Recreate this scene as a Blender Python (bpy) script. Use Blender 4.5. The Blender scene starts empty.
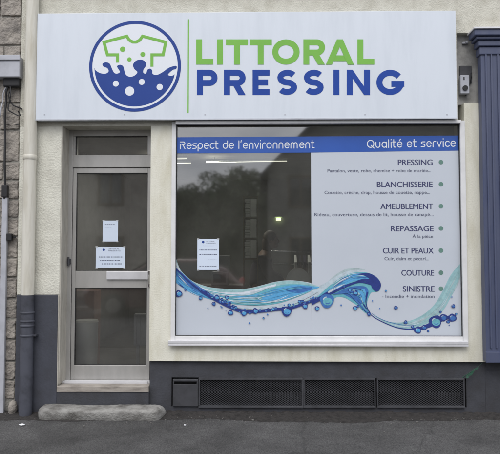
import bpy, bmesh, math, random
from mathutils import Vector, Matrix
from mathutils.geometry import delaunay_2d_cdt
random.seed(7)
S = bpy.context.scene
COL = S.collection
PI = math.pi
# ------------------------------------------------------------------ camera
CAMX, CAMY, CAMZ = 0.105, -6.0, 1.58
PITCH, YAW, FPX = math.radians(2.7), math.radians(1.0), 600.0
cd = bpy.data.cameras.new('camera'); cam = bpy.data.objects.new('camera', cd); COL.objects.link(cam)
cam.location = (CAMX, CAMY, CAMZ); cam.rotation_euler = (math.radians(90)+PITCH, 0, YAW)
cd.sensor_width = 36; cd.lens = FPX/500*36; cd.clip_end = 1000
S.camera = cam
S.render.resolution_x, S.render.resolution_y = 1024, 930
# ------------------------------------------------------------------ world: overcast daylight
SUN_EL, SUN_ROT = 52, 200
W = bpy.data.worlds.new('World'); S.world = W; W.use_nodes = True
nt = W.node_tree; nt.nodes.clear()
sky = nt.nodes.new('ShaderNodeTexSky'); sky.sky_type = 'NISHITA'; sky.sun_disc = False
sky.sun_elevation = math.radians(SUN_EL); sky.sun_rotation = math.radians(SUN_ROT)
tc = nt.nodes.new('ShaderNodeTexCoord'); mp = nt.nodes.new('ShaderNodeMapping'); mp.inputs['Scale'].default_value = (1, 1, 2.6)
nz = nt.nodes.new('ShaderNodeTexNoise'); nz.inputs['Scale'].default_value = 3.2; nz.inputs['Detail'].default_value = 7; nz.inputs['Roughness'].default_value = .55
cr = nt.nodes.new('ShaderNodeValToRGB'); cr.color_ramp.elements[0].position = .36; cr.color_ramp.elements[0].color = (5.4, 5.6, 6.3, 1)
cr.color_ramp.elements[1].position = .64; cr.color_ramp.elements[1].color = (11.5, 11.4, 11.6, 1)
mx = nt.nodes.new('ShaderNodeMix'); mx.data_type = 'RGBA'; mx.inputs[0].default_value = .88
bg = nt.nodes.new('ShaderNodeBackground'); bg.inputs['Strength'].default_value = .10
ow = nt.nodes.new('ShaderNodeOutputWorld')
L = nt.links
L.new(tc.outputs['Generated'], mp.inputs['Vector']); L.new(mp.outputs[0], nz.inputs['Vector']); L.new(nz.outputs['Fac'], cr.inputs['Fac'])
L.new(sky.outputs[0], mx.inputs[6]); L.new(cr.outputs[0], mx.inputs[7]); L.new(mx.outputs[2], bg.inputs['Color']); L.new(bg.outputs[0], ow.inputs[0])
sd = bpy.data.lights.new('sun', 'SUN'); sd.energy = 0.7; sd.angle = math.radians(35); sd.color = (1, .97, .92)
so = bpy.data.objects.new('sun', sd); COL.objects.link(so); so.location = (0, -10, 20)
so.rotation_euler = (math.radians(90-SUN_EL), 0, math.radians(-12))
S.view_settings.view_transform = 'Standard'; S.view_settings.look = 'None'; S.view_settings.gamma = 1
S.view_settings.exposure = 0.93
S.render.engine = 'CYCLES'

# ------------------------------------------------------------------ helpers
_R = Matrix.Rotation(YAW, 3, 'Z') @ Matrix.Rotation(math.radians(90)+PITCH, 3, 'X')
def P(px, py, Y=0.0):
    """photo pixel (500x454) -> x, z on the vertical plane y=Y (used to measure the facade)"""
    d = _R @ Vector(((px-250)/FPX, (227-py)/FPX, -1)); t = (Y-CAMY)/d.y
    return CAMX+d.x*t, CAMZ+d.z*t
def RC(a, b, c, d, Y=0.0):
    my, mxx = (b+d)/2, (a+c)/2
    return (round(P(a, my, Y)[0], 4), round(P(c, my, Y)[0], 4), round(P(mxx, d, Y)[1], 4), round(P(mxx, b, Y)[1], 4))
def G(py): return CAMZ  # unused

def nodes(name):
    m = bpy.data.materials.new(name); m.use_nodes = True
    return m, m.node_tree.nodes, m.node_tree.links, m.node_tree.nodes['Principled BSDF']
def mat(name, col, rough=.6, metal=0., var=.12, scale=6., bump=0., bscale=60., stretch=None, spec=.5, col2=None, v2=.55, coat=0., bdet=6., dist=.004, speck=None):
    """principled with two scales of noise in colour, roughness variation and bump"""
    m, N, K, b = nodes(name)
    tcn = N.new('ShaderNodeTexCoord'); mpn = N.new('ShaderNodeMapping'); K.new(tcn.outputs['Object'], mpn.inputs[0])
    if stretch: mpn.inputs['Scale'].default_value = stretch
    n1 = N.new('ShaderNodeTexNoise'); n1.inputs['Scale'].default_value = scale; n1.inputs['Detail'].default_value = 8; n1.inputs['Roughness'].default_value = .62
    K.new(mpn.outputs[0], n1.inputs['Vector'])
    r = N.new('ShaderNodeValToRGB'); K.new(n1.outputs['Fac'], r.inputs[0])
    c = Vector(col); d2 = Vector(col2) if col2 else c*(1-var*1.6)
    r.color_ramp.elements[0].position = .30; r.color_ramp.elements[0].color = (*d2, 1)
    r.color_ramp.elements[1].position = v2; r.color_ramp.elements[1].color = (*c, 1)
    e = r.color_ramp.elements.new(.8); e.color = (*(c*(1+var*.5)), 1)
    out = r.outputs[0]
    if speck:
        n3 = N.new('ShaderNodeTexVoronoi'); n3.inputs['Scale'].default_value = speck[0]; K.new(tcn.outputs['Object'], n3.inputs['Vector'])
        mm = N.new('ShaderNodeMix'); mm.data_type = 'RGBA'; mm.blend_type = 'MULTIPLY'; mm.inputs[0].default_value = speck[1]
        sc = N.new('ShaderNodeSeparateColor'); K.new(n3.outputs['Color'], sc.inputs[0])
        cb = N.new('ShaderNodeCombineColor'); 
        mr = N.new('ShaderNodeMapRange'); mr.inputs[3].default_value = .35; mr.inputs[4].default_value = 1.75; K.new(sc.outputs[0], mr.inputs[0])
        for i in range(3): K.new(mr.outputs[0], cb.inputs[i])
        K.new(out, mm.inputs[6]); K.new(cb.outputs[0], mm.inputs[7]); out = mm.outputs[2]
    K.new(out, b.inputs['Base Color'])
    b.inputs['Roughness'].default_value = rough; b.inputs['Metallic'].default_value = metal
    b.inputs['Specular IOR Level'].default_value = spec; b.inputs['Coat Weight'].default_value = coat
    if bump:
        n2 = N.new('ShaderNodeTexNoise'); n2.inputs['Scale'].default_value = bscale; n2.inputs['Detail'].default_value = bdet
        K.new(tcn.outputs['Object'], n2.inputs['Vector'])
        bp = N.new('ShaderNodeBump'); bp.inputs['Strength'].default_value = bump; bp.inputs['Distance'].default_value = dist
        K.new(n2.outputs['Fac'], bp.inputs['Height']); K.new(bp.outputs[0], b.inputs['Normal'])
    return m
def glass(name, tint=(.8, .82, .8), ior=2.5, dust=.055):
    m, N, K, b = nodes(name); N.remove(b)
    t = N.new('ShaderNodeBsdfTransparent'); t.inputs[0].default_value = (*tint, 1)
    g = N.new('ShaderNodeBsdfGlossy'); g.inputs['Roughness'].default_value = .035; g.inputs[0].default_value = (.95, .95, .95, 1)
    f = N.new('ShaderNodeFresnel'); f.inputs[0].default_value = ior
    tcn = N.new('ShaderNodeTexCoord'); n = N.new('ShaderNodeTexNoise'); n.inputs['Scale'].default_value = 1.3; n.inputs['Detail'].default_value = 1
    K.new(tcn.outputs['Object'], n.inputs['Vector'])
    bp = N.new('ShaderNodeBump'); bp.inputs['Strength'].default_value = .05; bp.inputs['Distance'].default_value = .02
    K.new(n.outputs['Fac'], bp.inputs['Height']); K.new(bp.outputs[0], g.inputs['Normal'])
    x = N.new('ShaderNodeMixShader'); K.new(f.outputs[0], x.inputs[0]); K.new(t.outputs[0], x.inputs[1]); K.new(g.outputs[0], x.inputs[2])
    df = N.new('ShaderNodeBsdfDiffuse'); df.inputs[0].default_value = (.55, .54, .48, 1); n5 = N.new('ShaderNodeTexNoise'); n5.inputs['Scale'].default_value = 2.5; n5.inputs['Detail'].default_value = 6; K.new(tcn.outputs['Object'], n5.inputs['Vector'])
    mr = N.new('ShaderNodeMapRange'); mr.inputs[1].default_value = .3; mr.inputs[2].default_value = .75; mr.inputs[3].default_value = dust*.5; mr.inputs[4].default_value = dust*1.5; K.new(n5.outputs[0], mr.inputs[0])
    x2 = N.new('ShaderNodeMixShader'); K.new(mr.outputs[0], x2.inputs[0]); K.new(x.outputs[0], x2.inputs[1]); K.new(df.outputs[0], x2.inputs[2])
    K.new(x2.outputs[0], N['Material Output'].inputs[0]); return m
def emit(name, col, st):
    m, N, K, b = nodes(name); b.inputs['Base Color'].default_value = (*col, 1)
    b.inputs['Emission Color'].default_value = (*col, 1); b.inputs['Emission Strength'].default_value = st; return m

class MB:
    def __init__(s): s.v, s.f, s.m, s.sm = [], [], [], []
    def add(s, vs, fs, mi=0, smooth=False):
        o = len(s.v); s.v += [tuple(v) for v in vs]
        for f in fs: s.f.append([o+i for i in f]); s.m.append(mi); s.sm.append(smooth)
    def box(s, x0, x1, y0, y1, z0, z1, mi=0):
        if x0 > x1: x0, x1 = x1, x0
        if z0 > z1: z0, z1 = z1, z0
        s.add([(x, y, z) for z in (z0, z1) for y in (y0, y1) for x in (x0, x1)],
              [(0, 2, 3, 1), (4, 5, 7, 6), (0, 1, 5, 4), (2, 6, 7, 3), (0, 4, 6, 2), (1, 3, 7, 5)], mi); return s
    def prect(s, a, b, c, d, y0, y1, mi=0):
        """box whose front face (y0) fills the photo rectangle a,b,c,d"""
        x0, x1, z0, z1 = RC(a, b, c, d, y0); return s.box(x0, x1, y0, y1, z0, z1, mi)
    def poly(s, pts, y, th=.0006, mi=0):
        """2D outline (x,z) extruded from y-th (front) to y (back)"""
        n = len(pts); A = sum(pts[i][0]*pts[(i+1) % n][1]-pts[(i+1) % n][0]*pts[i][1] for i in range(n))
        if A < 0: pts = pts[::-1]
        if n > 4:
            r = delaunay_2d_cdt([Vector(p) for p in pts], [], [list(range(n))], 1, 1e-6)
            v2, f2 = r[0], r[2]
        else: v2, f2 = pts, [list(range(n))]
        s.add([(p[0], y-th, p[1]) for p in v2], f2, mi)
        if th > .0015:
            s.add([(p[0], y, p[1]) for p in v2], [f[::-1] for f in f2], mi)
            s.add([(x, y-th, z) for x, z in pts]+[(x, y, z) for x, z in pts], [(i, i+n, (i+1) % n+n, (i+1) % n) for i in range(n)], mi)
        return s
    def ppoly(s, pts, y, th=.0006, mi=0): return s.poly([P(a, b, y) for a, b in pts], y, th, mi)
    def disc(s, x, z, r, y, th=.0006, mi=0, n=28): return s.poly([(x+r*math.cos(2*PI*i/n), z+r*math.sin(2*PI*i/n)) for i in range(n)], y, th, mi)
    def ribbon(s, pts, w, y, th=.0006, mi=0, closed=False, caps=False):
        """thick stroke along 2D points (x,z); w = width or list"""
        n = len(pts); Lf, Rt = [], []
        for i in range(n):
            ww = (w[i] if isinstance(w, (list, tuple)) else w)/2
            p = Vector(pts[i])
            a = Vector(pts[i-1]) if (i > 0 or closed) else None
            b = Vector(pts[(i+1) % n]) if (i < n-1 or closed) else None
            d1 = (p-a).normalized() if a is not None else None; d2 = (b-p).normalized() if b is not None else None
            if d1 is None: d1 = d2
            if d2 is None: d2 = d1
            t = (d1+d2)
            t = t.normalized() if t.length > 1e-6 else d1
            nn = Vector((-t.y, t.x)); k = max(.45, nn.dot(Vector((-d1.y, d1.x))))
            Lf.append(p+nn*ww/k); Rt.append(p-nn*ww/k)
        if th <= .0015:
            s.add([(q[0], y-th, q[1]) for q in Lf+Rt], [(i, i+n, (i+1) % n+n, (i+1) % n) for i in range(n if closed else n-1)], mi)
        for i in range((n if closed else n-1) if th > .0015 else 0):
            j = (i+1) % n
            s.poly([tuple(Lf[i]), tuple(Rt[i]), tuple(Rt[j]), tuple(Lf[j])], y, th, mi)
        if caps:
            for i in (0, n-1): s.disc(pts[i][0], pts[i][1], (w if not isinstance(w, (list, tuple)) else w[i])/2, y-.00012*(1+(i > 0)), th, mi, 12)
        return s
    def tube(s, pts, r, n=10, mi=0, cap=True):
        pts = [Vector(p) for p in pts]; N_ = len(pts); rings = []
        for i, p in enumerate(pts):
            d = (pts[min(i+1, N_-1)]-pts[max(i-1, 0)]).normalized()
            u = d.cross(Vector((0, 0, 1))) if abs(d.z) < .9 else d.cross(Vector((0, 1, 0))); u.normalize(); w = d.cross(u)
            rr = r[i] if isinstance(r, (list, tuple)) else r
            rings.append([p+(u*math.cos(2*PI*k/n)+w*math.sin(2*PI*k/n))*rr for k in range(n)])
        vs = [v for q in rings for v in q]
        fs = [(i*n+k, i*n+(k+1) % n, (i+1)*n+(k+1) % n, (i+1)*n+k) for i in range(N_-1) for k in range(n)]
        s.add(vs, fs, mi, True)
        if cap:
            s.add(rings[0], [list(range(n))[::-1]], mi); s.add(rings[-1], [list(range(n))], mi)
        return s
    def ball(s, c, r, mi=0, nu=14, nv=9, jit=0, rot=None):
        r = r if isinstance(r, (tuple, list)) else (r, r, r); vs = []
        for j in range(nv+1):
            for i in range(nu):
                a, b = 2*PI*i/nu, PI*j/nv; q = 1+random.uniform(-jit, jit)
                v = Vector((r[0]*math.cos(a)*math.sin(b)*q, r[1]*math.sin(a)*math.sin(b)*q, r[2]*math.cos(b)*q))
                if rot: v = rot @ v
                vs.append(Vector(c)+v)
        s.add(vs, [(j*nu+i, (j+1)*nu+i, (j+1)*nu+(i+1) % nu, j*nu+(i+1) % nu) for j in range(nv) for i in range(nu)], mi, True); return s
    def build(s, name, mats, parent=None, bevel=0, seg=2):
        me = bpy.data.meshes.new(name); me.from_pydata(s.v, [], s.f)
        for m in (mats if isinstance(mats, (list, tuple)) else [mats]): me.materials.append(m)
        for p, mi, sm in zip(me.polygons, s.m, s.sm): p.material_index = mi; p.use_smooth = sm
        me.validate(); me.update()
        bm = bmesh.new(); bm.from_mesh(me); bmesh.ops.recalc_face_normals(bm, faces=bm.faces); bm.to_mesh(me); bm.free()
        o = bpy.data.objects.new(name, me); COL.objects.link(o)
        if parent:
            o.parent = parent
            if parent.type == 'EMPTY': o.matrix_parent_inverse = Matrix.Translation(-Vector(parent.location))
        if bevel:
            md = o.modifiers.new('bevel', 'BEVEL'); md.width = bevel; md.segments = seg; md.limit_method = 'ANGLE'; md.angle_limit = math.radians(40)
        return o
def tag(o, label=None, cat=None, group=None, kind=None):
    for k, v in (('label', label), ('category', cat), ('group', group), ('kind', kind)):
        if v: o[k] = v
    return o
def thing(name, label, cat, loc=(0, 0, 0), group=None):
    o = bpy.data.objects.new(name, None); COL.objects.link(o); o.location = loc; o.empty_display_size = .1
    return tag(o, label, cat, group)
def text_mesh(mb, txt, y, mi, px_right=None, px_left=None, py_top=0, py_base=0, off=0.0, wscale=1.0, fit=None, shear=0, bold=0):
    """built-in font outlines, filled, fitted to cap top / baseline in the photo"""
    cu = bpy.data.curves.new('t', 'FONT'); cu.body = txt; cu.size = 1; cu.offset = off; cu.resolution_u = 3; cu.fill_mode = 'FRONT'; cu.shear = shear
    ob = bpy.data.objects.new('t', cu); me = bpy.data.meshes.new_from_object(ob)
    xs = [v.co.x for v in me.vertices]
    x0, x1 = min(xs), max(xs)
    cap = .72
    pxm = px_right if px_right is not None else px_left
    zt, zb = P(pxm, py_top, y)[1], P(pxm, py_base, y)[1]; k = (zt-zb)/cap
    if fit: xa, xb = P(fit[0], py_base, y)[0], P(fit[1], py_base, y)[0]; kx = (xb-xa)/(x1-x0); ox = xa-x0*kx
    else:
        kx = k*wscale
        ox = (P(px_right, py_base, y)[0]-x1*kx) if px_right is not None else (P(px_left, py_base, y)[0]-x0*kx)
    for rr, sh in enumerate((-bold, bold) if bold else (0,)):
        for pi, p in enumerate(me.polygons):   # each face on a depth of its own: the font's outlines cross in places
            vv = [me.vertices[i].co for i in p.vertices]
            mb.add([(ox+(v.x+sh)*kx, y-rr*.0003-(pi % 9)*.00002, zb+v.y*k) for v in vv], [list(range(len(vv)))], mi)
    bpy.data.objects.remove(ob); bpy.data.curves.remove(cu); bpy.data.meshes.remove(me)
def arc(cx, cy, rx, ry, a0, a1, n=14): return [(cx+rx*math.cos(math.radians(a0+(a1-a0)*i/n)), cy+ry*math.sin(math.radians(a0+(a1-a0)*i/n))) for i in range(n+1)]

# ------------------------------------------------------------------ materials
M = {}
M['asphalt'] = mat('asphalt', (.074, .073, .073), .88, var=.28, scale=1.6, bump=1.0, bscale=110, dist=.010, speck=(150, .75))
m_, N_, K_, b_ = M['asphalt'], M['asphalt'].node_tree.nodes, M['asphalt'].node_tree.links, M['asphalt'].node_tree.nodes['Principled BSDF']
old = b_.inputs['Base Color'].links[0].from_socket; t5 = N_.new('ShaderNodeTexCoord')
nb = N_.new('ShaderNodeTexNoise'); nb.inputs['Scale'].default_value = 1.1; nb.inputs['Detail'].default_value = 9; nb.inputs['Roughness'].default_value = .7; nb.inputs['Distortion'].default_value = .6; K_.new(t5.outputs['Object'], nb.inputs[0])
rb = N_.new('ShaderNodeMapRange'); rb.inputs[1].default_value = .3; rb.inputs[2].default_value = .7; rb.inputs[3].default_value = .62; rb.inputs[4].default_value = 1.35; K_.new(nb.outputs[0], rb.inputs[0])
vc = N_.new('ShaderNodeTexVoronoi'); vc.feature = 'DISTANCE_TO_EDGE'; vc.inputs['Scale'].default_value = .45; nd = N_.new('ShaderNodeMixRGB'); nd.inputs[0].default_value = .3; K_.new(t5.outputs['Object'], nd.inputs[1]); K_.new(nb.outputs['Color'], nd.inputs[2]); K_.new(nd.outputs[0], vc.inputs[0])
rc_ = N_.new('ShaderNodeMapRange'); rc_.inputs[1].default_value = .0; rc_.inputs[2].default_value = .006; rc_.inputs[3].default_value = .7; rc_.inputs[4].default_value = 1; K_.new(vc.outputs['Distance'], rc_.inputs[0])
mu = N_.new('ShaderNodeMath'); mu.operation = 'MULTIPLY'; K_.new(rb.outputs[0], mu.inputs[0]); K_.new(rc_.outputs[0], mu.inputs[1])
vm = N_.new('ShaderNodeVectorMath'); vm.operation = 'SCALE'; K_.new(old, vm.inputs[0]); K_.new(mu.outputs[0], vm.inputs['Scale']); K_.new(vm.outputs[0], b_.inputs['Base Color'])
M['patch'] = mat('asphalt_patch', (.06, .06, .064), .9, var=.3, scale=3, bump=.9, bscale=120, speck=(200, .5))
M['road'] = mat('road', (.05, .05, .052), .9, var=.2, scale=2, bump=.8, bscale=120)
M['kerb'] = mat('kerb', (.28, .27, .25), .9, var=.3, scale=8, bump=.5, bscale=60)
M['pebble'] = mat('pebbledash', (.66, .65, .57), .92, var=.10, scale=4, bump=.55, bscale=55, dist=.016, bdet=4, col2=(.51, .495, .43))
M['cream'] = mat('cream_render', (.70, .685, .59), .85, var=.10, scale=2.2, bump=.45, bscale=70, dist=.006, stretch=(3, 3, .8), col2=(.57, .545, .43))
M['band'] = mat('upper_render', (.58, .565, .49), .92, var=.14, scale=7, bump=.9, bscale=95, dist=.01, col2=(.45, .43, .36))
M['trim'] = mat('beige_trim', (.43, .41, .36), .7, var=.2, scale=5, bump=.3, bscale=60, stretch=(4, 4, 1), col2=(.3, .28, .24))
M['sillstone'] = mat('weathered_sill', (.33, .30, .265), .85, var=.3, scale=5, bump=.4, bscale=60, stretch=(1, 1, 4), col2=(.17, .15, .13))
M['plinth'] = mat('grey_blue_plinth', (.052, .056, .072), .75, var=.45, scale=6, bump=.35, bscale=55, dist=.006, col2=(.042, .044, .054))
M['dirtyplinth'] = mat('charcoal_plinth', (.045, .047, .056), .78, var=.6, scale=6, bump=.5, bscale=55, dist=.006, col2=(.034, .034, .038))
M['alu'] = mat('aluminium', (.44, .43, .41), .42, metal=.35, var=.10, scale=3, stretch=(2, 2, .7))
M['whitealu'] = mat('white_aluminium', (.70, .70, .70), .38, metal=.0, var=.08, scale=4)
M['sill'] = mat('sill_metal', (.66, .66, .68), .35, metal=.2, var=.08, scale=5)
M['glass'] = glass('window_glass'); M['dglass'] = glass('door_glass', (.84, .85, .84), 2.5, .055)
M['sign'] = mat('sign_white', (.64, .685, .745), .34, var=.025, scale=2.2, spec=.5, stretch=(3.5, 1, .5), col2=(.595, .64, .70))
M['signedge'] = mat('sign_edge', (.5, .52, .56), .4, metal=.3)
M['ringwhite'] = mat('logo_white', (.72, .75, .80), .4, var=.01)
M['green'] = mat('sign_green', (.20, .47, .085), .5, var=.04, scale=2, spec=.2)
M['blue'] = mat('sign_blue', (.018, .062, .32), .5, var=.06, scale=2, spec=.2)
M['lblue'] = mat('logo_blue', (.026, .062, .27), .5, var=.06, scale=1.5, spec=.2)
M['vinyl'] = mat('vinyl_white', (.54, .58, .64), .25, var=.02, scale=1, spec=.5, col2=(.515, .555, .615))
M['vband'] = mat('vinyl_blue', (.028, .10, .42), .35, var=.08, scale=1.6)
M['vtext'] = mat('vinyl_lettering', (.045, .05, .13), .5, var=0)
M['vwhite'] = mat('vinyl_white_lettering', (.75, .78, .82), .4, var=0)
M['vdot'] = mat('vinyl_green_dots', (.13, .25, .21), .4, var=.1)
M['vdots'] = mat('small_print', (.10, .11, .17), .5, var=0)
wv = {'navy': (.03, .05, .23), 'mid': (.06, .17, .45), 'sky': (.11, .38, .66), 'teal': (.15, .44, .52), 'pteal': (.33, .53, .55), 'pale': (.50, .60, .66), 'white': (.66, .71, .78), 'swoosh': (.30, .50, .53), 'ghost': (.40, .50, .52)}
WK = list(wv); WM = [mat('wave_'+k, c, .32, var=.14, scale=26, spec=.5) for k, c in wv.items()]
M['paper'] = mat('paper', (.62, .70, .82), .7, var=.02)
M['tape'] = mat('tape', (.50, .52, .54), .25, var=.1, scale=40)
M['ink'] = mat('ink', (.05, .06, .12), .6, var=0)
M['pilblue'] = mat('blue_paint', (.070, .083, .142), .42, var=.12, scale=3, bump=.12, bscale=40, stretch=(4, 4, .6), col2=(.05, .064, .13))
M['recess'] = mat('grey_recess', (.36, .355, .34), .9, var=.25, scale=9, bump=.6, bscale=60)
M['stone'] = mat('stone', (.35, .318, .28), .92, var=.35, scale=7, bump=1, bscale=38, dist=.02, col2=(.18, .165, .15))
M['mortar'] = mat('mortar', (.34, .325, .29), .95, var=.3, scale=12, bump=1, bscale=80, dist=.01)
M['pipe'] = mat('cream_pipe', (.61, .59, .52), .5, var=.12, scale=3, stretch=(5, 5, .6), col2=(.47, .44, .36), bump=.08, bscale=30)
M['pipegrey'] = mat('painted_pipe', (.062, .066, .085), .65, var=.4, scale=5, bump=.2, bscale=40)
M['black'] = mat('black_rubber', (.014, .014, .016), .6, var=.2)
M['plastic'] = mat('grey_plastic', (.42, .43, .47), .5, var=.10, scale=9)
M['step'] = mat('worn_stone_step', (.27, .265, .25), .8, var=.3, scale=6.5, bump=.7, bscale=48, dist=.014, col2=(.075, .07, .062), stretch=(1, 1, 2.2), v2=.56)
M['rust'] = mat('soil', (.042, .038, .036), .95, var=.4, scale=24, bump=1, bscale=90, dist=.02)
M['ventplate'] = mat('vent_plate', (.052, .053, .06), .55, var=.25, scale=6)
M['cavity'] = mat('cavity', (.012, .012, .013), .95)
M['pebb'] = mat('chippings', (.17, .165, .155), .9, var=.4, scale=20)
M['room'] = mat('room_wall', (.17, .172, .168), .9, var=.1); M['floor'] = mat('room_floor', (.10, .095, .085), .5, var=.2)
M['ceil'] = mat('room_ceiling', (.45, .45, .44), .9, var=.05)
M['wood'] = mat('shelf_wood', (.12, .09, .06), .6, var=.3)
M['white'] = mat('white_plastic', (.74, .76, .78), .45, var=.05); M['cloth'] = mat('linen', (.78, .78, .75), .9, var=.12, scale=9)
M['skin'] = mat('skin', (.22, .135, .10), .5, var=.05); M['hair'] = mat('brown_hair', (.055, .03, .018), .55, var=.3, scale=30)
M['shirt'] = mat('purple_top', (.055, .045, .07), .85, var=.2); M['jeans'] = mat('dark_trousers', (.03, .035, .05), .85, var=.2)
M['chrome'] = mat('chrome', (.6, .6, .6), .2, metal=1)
M['tube'] = emit('fluorescent', (1, .98, .82), .6); M['exit'] = emit('exit_light', (.85, 1, .45), 1.6)
M['leaf'] = mat('leaf', (.115, .155, .075), .8, var=.45, scale=2.5); M['bark'] = mat('bark', (.09, .07, .05), .9, var=.3, bump=.6, bscale=20)
M['weed'] = mat('weed_green', (.02, .085, .05), .6, var=.2)
M['carpaint'] = mat('car_paint', (.10, .045, .045), .28, metal=.3, var=.05, coat=.8); M['carglass'] = mat('car_glass', (.02, .025, .03), .08, spec=.8)
M['lampg'] = mat('lamp_glass', (.7, .7, .72), .15, spec=.8); M['redlamp'] = mat('red_lamp', (.4, .02, .02), .2)
M['slate'] = mat('slate_roof', (.07, .072, .08), .7, var=.25, scale=9, bump=.4, bscale=20); M['hwall'] = mat('house_render', (.20, .20, .185), .9, var=.15, bump=.3)
M['hwall2'] = mat('house_stone', (.32, .30, .27), .9, var=.25, scale=5, bump=.6, bscale=12)

# ------------------------------------------------------------------ ground
mb = MB(); mb.add([(-300, -300, 0), (300, -300, 0), (300, 300, 0), (-300, 300, 0)], [(0, 1, 2, 3)])
tag(mb.build('pavement', M['asphalt']), kind='structure')
mb = MB(); mb.box(-60, 60, -10.6, -3.9, .0042, .006)
tag(mb.build('road', M['road']), kind='structure')
mb = MB()
for i in range(-30, 30): mb.box(i*1.0+.004, i*1.0+.996, -10.78, -10.6, 0, .12)
tag(mb.build('kerb', M['kerb'], bevel=.015), kind='structure')
# soil and grit that has gathered along the foot of the wall: irregular strip
mb = MB(); xs = [i*.04-3.2 for i in range(171)]
fr = [-.17-.05*math.sin(x*2.3)-.03*math.sin(x*7.1+1)-random.uniform(0, .035) for x in xs]
vs = [(x, .03, .035+random.uniform(-.006, .01)) for x in xs]+[(x, -.07+random.uniform(-.01, .01), .018+random.uniform(-.006, .006)) for x in xs]+[(x, f, .0015) for x, f in zip(xs, fr)]
n = len(xs); mb.add(vs, [(k*n+i, k*n+i+1, (k+1)*n+i+1, (k+1)*n+i) for k in (0, 1) for i in range(n-1)], 0, True)
tag(mb.build('soil', M['rust']), 'reddish brown dirt gathered along the foot of the shop wall', 'dirt', kind='stuff')
mb = MB()
for i in range(650):
    x = random.uniform(-2.6, 2.6); y = -abs(random.gauss(0, .16))-.04; r = random.uniform(.0015, .005)
    mb.ball((x, y, r*.6+max(0, .018*(1+y*6))), (r*random.uniform(.8, 1.5), r, r*.7), 0, 6, 4, .15)
tag(mb.build('grit', M['pebb']), 'scattered pale grit on the asphalt near the wall', 'grit', kind='stuff')
# litter
for i, (a, b, lab) in enumerate([(22, 426, 'crumpled white paper scrap lying left of the doorstep'), (185, 426, 'tiny white paper scrap on asphalt right of the doorstep'), (84, 427, 'small pale pebble on the asphalt in front of the doorstep'), (253, 421, 'small pale chip on asphalt below the middle of the window'), (417, 423, 'small pale chip on asphalt below the rightmost vent')]):
    # ground point under the pixel
    d = _R @ Vector(((a-250)/FPX, (227-b)/FPX, -1)); tt = -CAMZ/d.z; gx, gy = CAMX+d.x*tt, CAMY+d.y*tt
    mb = MB(); k = 2.0 if i == 0 else 1
    mb.ball((gx, gy, .008*k**.5), (.014*k, .009*k, .006*k**.5), 0, 9, 6, .22)
    tag(mb.build('paper_scrap' if i < 2 else 'pebble', M['white'] if i < 2 else M['pebb']), lab, 'litter' if i < 2 else 'pebble')

# ------------------------------------------------------------------ shop building
B = thing('shop_building', 'cream rendered shop front with dark grey plinth, glazed door and wide window', 'building', (0, 0, 0))
YT = .32
XL = P(18.5, 200)[0]; XP = RC(60, 200, 150, 300)[0]; XQ = P(150, 250)[0]; XR = P(171.5, 230)[0]; XE = P(466, 230)[0]; XF = P(484, 240)[0]
ZD = P(110, 126)[1]; ZWB = P(320, 341)[1]; ZPL = P(300, 361.5)[1]; ZWT = P(320, 121.5)[1]; ZB = P(40, 295)[1]
sx0, sx1, sz0, sz1 = RC(457, 33, 476, 103)
def wallpart(name, m, boxes, lab=None, bev=.006):
    mb = MB()
    for b in boxes: mb.box(*b)
    o = mb.build(name, m, B, bevel=bev)
    if lab: o['label'] = lab
    return o
wallpart('pier', M['pebble'], [(XL, XP, 0, YT, ZB, ZD)], 'pebbledashed cream pier left of the door')
wallpart('pier', M['cream'], [(XQ, XR, 0, YT, ZPL, ZD)], 'smooth cream pier between door and window', 0)
wallpart('pier', M['cream'], [(XE, XF, 0, YT, ZPL, sz0)], 'smooth cream pier right of the window', 0)
wallpart('wall', M['cream'], [(XR, XE, 0, YT, ZPL, ZWB)], 'cream strip of wall below the window sill', 0)
wallpart('wall', M['band'], [(XL, XP, 0, YT, ZD, 6.2), (XP, XR, 0, YT, ZD, 6.2), (XR, sx0, 0, YT, ZWT, 6.2), (sx0, 6.0, 0, YT, sz1, 6.2)], 'rough cream render above the sign', 0)
wallpart('wall_recess', M['recess'], [(sx0, 6.0, .07, YT, sz0, sz1)], 'weathered grey recess beside the sign', 0)
wallpart('plinth', M['plinth'], [(XL, P(57.5, 350)[0], -.008, YT, -.05, ZB)], 'navy grey painted base left of the door')
ZT = RC(57, 386, 150, 392)[3]; ZU = RC(57, 386, 150, 392)[2]
wallpart('plinth', M['dirtyplinth'], [(P(57.5, 350)[0], XQ, -.004, YT, -.05, ZU)], 'dark painted band under the threshold')
wallpart('plinth', M['dirtyplinth'], [(XQ, XF, .035, .30, RC(172, 378, 465, 408, .035)[3]+.0, ZPL), (XQ, P(171.5, 395, .035)[0], .035, .30, -.05, RC(172, 378, 465, 408, .035)[3]),
          (P(466.5, 395, .035)[0], XF, .035, .30, -.05, RC(172, 378, 465, 408, .035)[3]), (P(171.5, 395, .035)[0], P(466.5, 395, .035)[0], .035, .30, -.05, RC(172, 378, 465, 407, .035)[2])], 'charcoal painted base below the window', 0)
wallpart('roof', M['slate'], [(XL-.1, 6.1, -.3, 6, 6.2, 6.35)])
# opening trim on the left of the door and the beige sill under it
mb = MB(); mb.box(P(57.5, 350)[0], XQ-.002, -.014, YT, ZU, ZT)
mb.build('door_sill', M['sillstone'], B, bevel=.006)
mb = MB(); mb.box(P(57.5, 350)[0], XP, -.012, YT-.01, ZT, ZB-.0); mb.build('corner_board', M['trim'], B, bevel=.006)
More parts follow.
